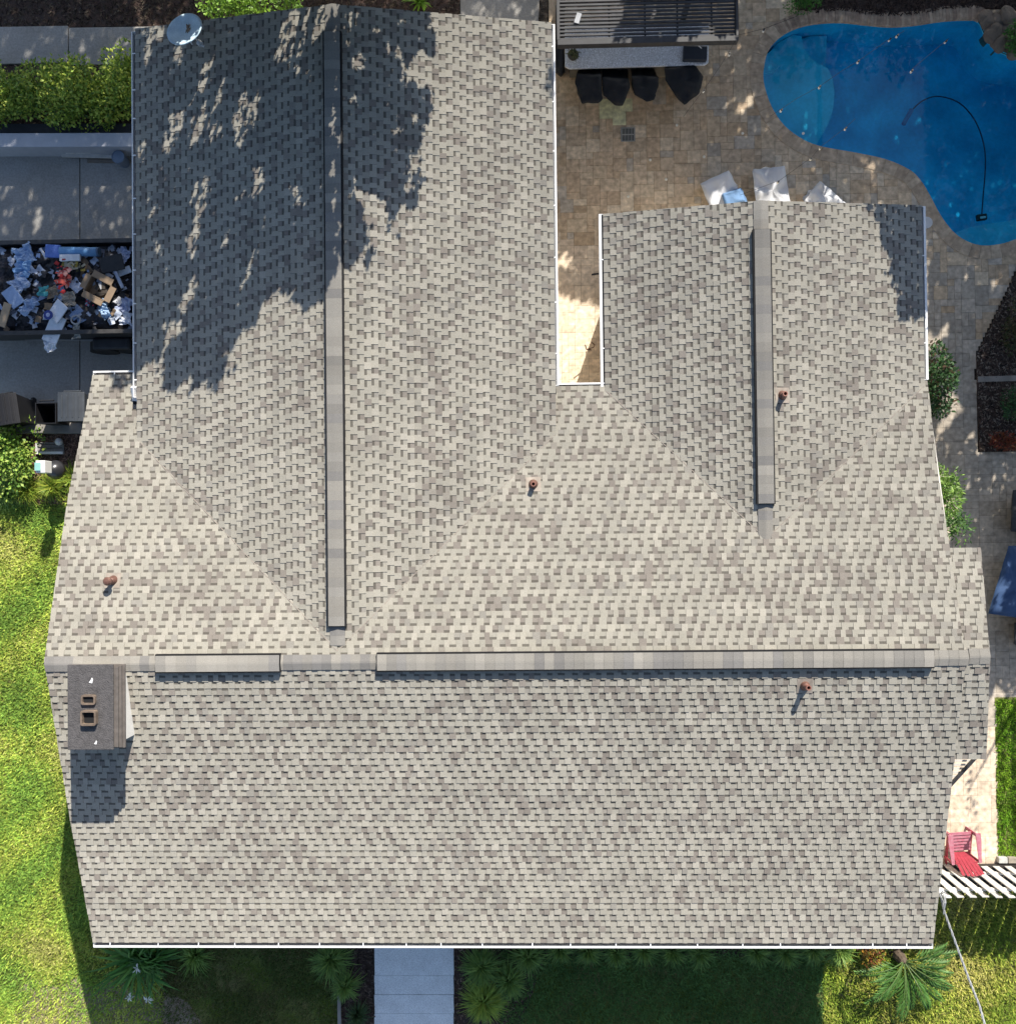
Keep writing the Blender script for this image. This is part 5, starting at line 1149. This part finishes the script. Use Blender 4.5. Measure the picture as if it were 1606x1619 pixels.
# ------------------------------------------------------------------ big trees north and east (outside the frame, they shade roof and patio)
def proj_out(P, m=14):
    v = (P - CP) @ AX.T; x = CC[0] + F * v[:, 0] / -v[:, 2]; y = CC[1] - F * v[:, 1] / -v[:, 2]
    return (x < -m) | (x > PW + m) | (y < -m) | (y > PH + m) | (P[:, 2] > HC - 4)
def rayN(px, py):
    d = np.stack([(px - CC[0]) / F, -(py - CC[1]) / F, -np.ones_like(px)], 1) @ AX; return d
def surf(px, py, plane):
    d = rayN(px, py)
    if plane is None: nrm, c = np.array([0, 0, 1.]), 0.0
    else: nrm, c = np.array(plane[0], float), plane[1]
    t = (c - nrm @ CP) / (d @ nrm); return CP + t[:, None] * d
PLW = ((-pnW, 0, 1), hn - pnW * nW); PLE = ((pnE, 0, 1), hn + pnE * nE); PEE = ((peE, 0, 1), he + peE * eE); PMN = ((0, PM, 1), Hr + PM * yR)
Z4 = lambda L: [(200 + a / 2.53, b_ / 2.53) for a, b_ in L]
WS = Z4([(-10, -60), (830, -60), (835, 1100), (780, 1185), (670, 1205), (655, 1135), (545, 1145), (535, 1300), (470, 1285), (420, 1345), (385, 1500), (310, 1565), (205, 1530), (160, 1585), (150, 1470), (165, 1330), (110, 1420), (60, 1460), (0, 1440)])
ES = Z4([(835, -60), (1230, -60), (1220, 190), (1150, 220), (1090, 190), (1010, 165), (1020, 200), (1085, 260), (1105, 370), (1215, 365), (1200, 450), (1160, 490), (1175, 640), (1115, 700), (1140, 820), (1085, 860), (1055, 925), (1000, 760), (925, 690), (885, 780), (915, 860), (965, 930), (940, 1075), (880, 1085), (835, 1060)])
NESH = [(1366, 322), (1462, 318), (1466, 525), (1446, 505), (1425, 480), (1412, 440), (1418, 400), (1395, 385), (1385, 350)]
# light holes: (cx,cy,rx,ry,deg) in survey px
HOL = [(Z4([(c[0], c[1])])[0] + (c[2] / 2.53, c[3] / 2.53, c[4])) for c in
       ((95, 130, 45, 35, 20), (85, 200, 16, 55, 10), (205, 225, 22, 45, 5), (700, 110, 85, 60, -30), (640, 220, 50, 35, -20), (780, 60, 60, 35, -40), (680, 285, 40, 22, 0),
        (320, 300, 22, 70, 25), (250, 400, 14, 80, 28), (190, 510, 26, 90, 15), (290, 500, 30, 75, 20), (350, 540, 14, 60, 22), (460, 480, 26, 100, 8), (520, 440, 18, 60, 10),
        (525, 730, 22, 55, 5), (455, 790, 8, 50, 25), (300, 780, 28, 75, 15), (270, 950, 16, 75, 10), (105, 840, 10, 45, 20), (400, 960, 8, 40, 20), (545, 900, 12, 50, 15), (500, 1060, 12, 95, 22), (250, 1180, 22, 70, 20), (190, 1310, 35, 30, 0), (120, 1000, 12, 30, 0), (370, 380, 10, 60, 20), (675, 790, 18, 30, 0), (60, 600, 10, 50, 15),
        (900, 90, 22, 40, 10), (925, 250, 28, 30, 0), (1075, 520, 18, 14, 0), (910, 400, 16, 24, 0), (1000, 130, 16, 14, 0), (880, 180, 12, 16, 0))]
HG = [(1490, 528, 7, 22, 15), (1503, 645, 20, 24, 20), (1492, 672, 14, 12, 0), (1380, 262, 14, 8, 10), (1175, 165, 22, 7, -60), (895, 405, 10, 20, 0), (905, 430, 8, 9, 0), (1150, 160, 9, 12, 0), (1478, 180, 6, 8, 0), (1535, 210, 5, 9, 0), (1474, 545, 8, 18, 20), (1570, 450, 5, 12, 0), (1168, 80, 8, 10, 0), (60, 350, 6, 16, 10), (1250, 262, 0, 0, 0), (45, 145, 12, 14, 0), (120, 165, 14, 10, 0), (180, 120, 12, 16, 0), (85, 120, 10, 9, 0), (20, 115, 8, 8, 0), (165, 175, 9, 8, 0)] + [(random.Random(k).uniform(-40, 185), random.Random(k + 99).uniform(165, 262), random.Random(k + 5).uniform(8, 14), random.Random(k + 8).uniform(10, 20), 15) for k in range(24)]
def holes_mask(px, py, H, sc=1.0):
    m_ = np.zeros(len(px), bool)
    for cx, cy, rx, ry, a in H:
        if rx <= 0: continue
        t = math.radians(a); dx, dy = px - cx, py - cy; u = dx * math.cos(t) + dy * math.sin(t); v = -dx * math.sin(t) + dy * math.cos(t); m_ |= (u / (rx * sc)) ** 2 + (v / (ry * sc)) ** 2 < 1
    return m_
def canopy(polys, dens, size, plane, H, hmin, hspan, rg, cols):
    """leaves of a real crown: each stands somewhere up the sun's line from a shaded spot, high enough to be outside the picture"""
    A = np.array(polys); lo, hi = A.min(0), A.max(0); k = int((hi - lo).prod() * dens); px = rg.uniform(lo[0], hi[0], k); py = rg.uniform(lo[1], hi[1], k)
    # twiggy outline: push the outline about with fine noise stretched along the light
    fn = lambda x, y, q: np.array([noise.noise(Vector((a_ * q + b_ * q * .3, b_ * q * .45, 3))) for a_, b_ in zip(x, y)])
    j1, j2 = fn(px, py, .05), fn(px + 500, py, .05); g1 = fn(px, py, .16); g2 = fn(px, py, .34)
    ok = inpoly(px + j1 * 26 + g1 * 15 + g2 * 7, py + j2 * 34 + g2 * 14, polys) & ~(holes_mask(px + g1 * 9, py + j1 * 8, H) & (rg.uniform(0, 1, k) < .95)) & ~((g1 > .33) & (rg.uniform(0, 1, k) < .9)); px, py = px[ok], py[ok]
    S = surf(px, py, plane); k = len(S); h = hmin + rg.uniform(0, hspan, k); out = np.zeros((k, 3)); done = np.zeros(k, bool)
    for it in range(40):
        P = S + np.stack([-SX * (h - S[:, 2]), -SY * (h - S[:, 2]), h - S[:, 2]], 1); o = proj_out(P) & ~done; out[o] = P[o]; done |= o; h = np.where(done, h, h + .35 + rg.uniform(0, .2, k))
    P = out[done]; k = len(P); d = rg.normal(0, 1, (k, 3)); d /= np.linalg.norm(d, axis=1)[:, None]; u = rg.normal(0, 1, (k, 3)); s = np.cross(d, u); s /= np.linalg.norm(s, axis=1)[:, None]; L = size * rg.uniform(.6, 1.3, (k, 1))
    V = np.stack([P - d * L * .5, P + s * L * .28, P + d * L * .5, P - s * L * .28], 1).reshape(-1, 3); C = np.array(cols)[rg.integers(0, len(cols), k)] * rg.uniform(.7, 1.3, (k, 1)); return V, C, P
def tree(name, label, parts, trunk, seed):
    rg = np.random.default_rng(seed); root = thing(name, label, 'tree', (trunk[0], trunk[1], 0)); V_, C_, P_ = [], [], []
    for (poly, dens, size, plane, H, hmin, hspan) in parts:
        V, C, P = canopy(poly, dens, size, plane, H, hmin, hspan, rg, [(.05, .09, .025), (.07, .12, .03), (.04, .07, .02)]); V_.append(V); C_.append(C); P_.append(P)
    V = np.concatenate(V_); V[:, 0] -= trunk[0]; V[:, 1] -= trunk[1]; k = len(V) // 4
    arrmesh('crown', V, np.arange(4 * k).reshape(k, 4), np.concatenate(C_), LEAF, root)
    P = np.concatenate(P_); zt = max(3.0, P[:, 2].mean() * .6); b = MB(); b.tube([(0, 0, -.1), (.1, .05, zt * .5), (0, 0, zt)], [.28, .22, .17], 10)
    for j in rg.choice(len(P), 16, replace=False):
        q = P[j] - np.array([trunk[0], trunk[1], 0]); 
        mid = q * .5 + np.array([0, 0, zt * .35]) 
        W = [Vector((0, 0, zt * .9)), Vector(mid), Vector(q)]
        # keep limbs outside the frame
        if proj_out(np.array([mid + np.array([trunk[0], trunk[1], 0]), P[j]]), 4).all(): b.tube(W, [.09, .055, .015], 6)
    b.build('trunk', BARK).parent = root
    print(name, k, 'leaves; crown', P.min(0).round(1), P.max(0).round(1)); return root
DRV = [(-60, -40), (222, -40), (222, 600), (150, 600), (140, 676), (-60, 672)]
tree('oak_tree', 'broad leafy tree behind the back left roof wing', [(WS, .30, .14, PLW, [(h[0], h[1], h[2] * 1.35, h[3] * 1.25, h[4]) for h in HOL], 5.5, 1.0), (ES, .32, .13, PLE, [(h[0], h[1], h[2] * 1.35, h[3] * 1.25, h[4]) for h in HOL], 5.5, 1.0), ([(170, 592), (210, 592), (212, 612), (180, 614)], .25, .13, PMN, [], 8, 1.0)], (-3.0, 15.5), 1)
tree('oak_tree', 'leafy tree behind the driveway and rear hedge', [(DRV, .10, .20, None, HG, 6.5, 2.5), ([(222, -60), (880, -60), (880, 42), (222, 42)], .06, .2, None, [], 5.5, 2)], (-10.5, 14.5), 2)
PAT = [(876, -40), (1850, -40), (1850, 700), (1466, 700), (1466, 385), (1000, 385), (952, 380), (952, 455), (918, 478), (878, 462)]
tree('oak_tree', 'wide leafy tree behind the pool bed', [(PAT, .115, .22, None, HG, 4.5, 3.0), (NESH, .30, .13, PEE, [], 5.0, 1.0), ([(860, 95), (876, 95), (876, 150), (866, 150)], .2, .12, PLE, [], 7.5, 1)], (7.5, 15.5), 3)
EAST = [(1466, 700), (1680, 700), (1680, 1108), (1576, 1098), (1520, 1080), (1510, 880), (1490, 760)]
tree('oak_tree', 'leafy tree right of the patio', [(EAST, .085, .20, None, [(1495, 800, 16, 60, -5)], 3.2, 2.5), ([(1572, 1108), (1588, 1108), (1580, 1350), (1574, 1350)], .05, .15, None, [], 4, 1.5), ([(1596, 1108), (1625, 1108), (1625, 1350), (1598, 1350)], .06, .15, None, [], 4, 1.5), ([(1520, 1215), (1545, 1215), (1550, 1320), (1530, 1330)], .02, .12, None, [], 4, 1.5)], (14.0, 3.0), 4)
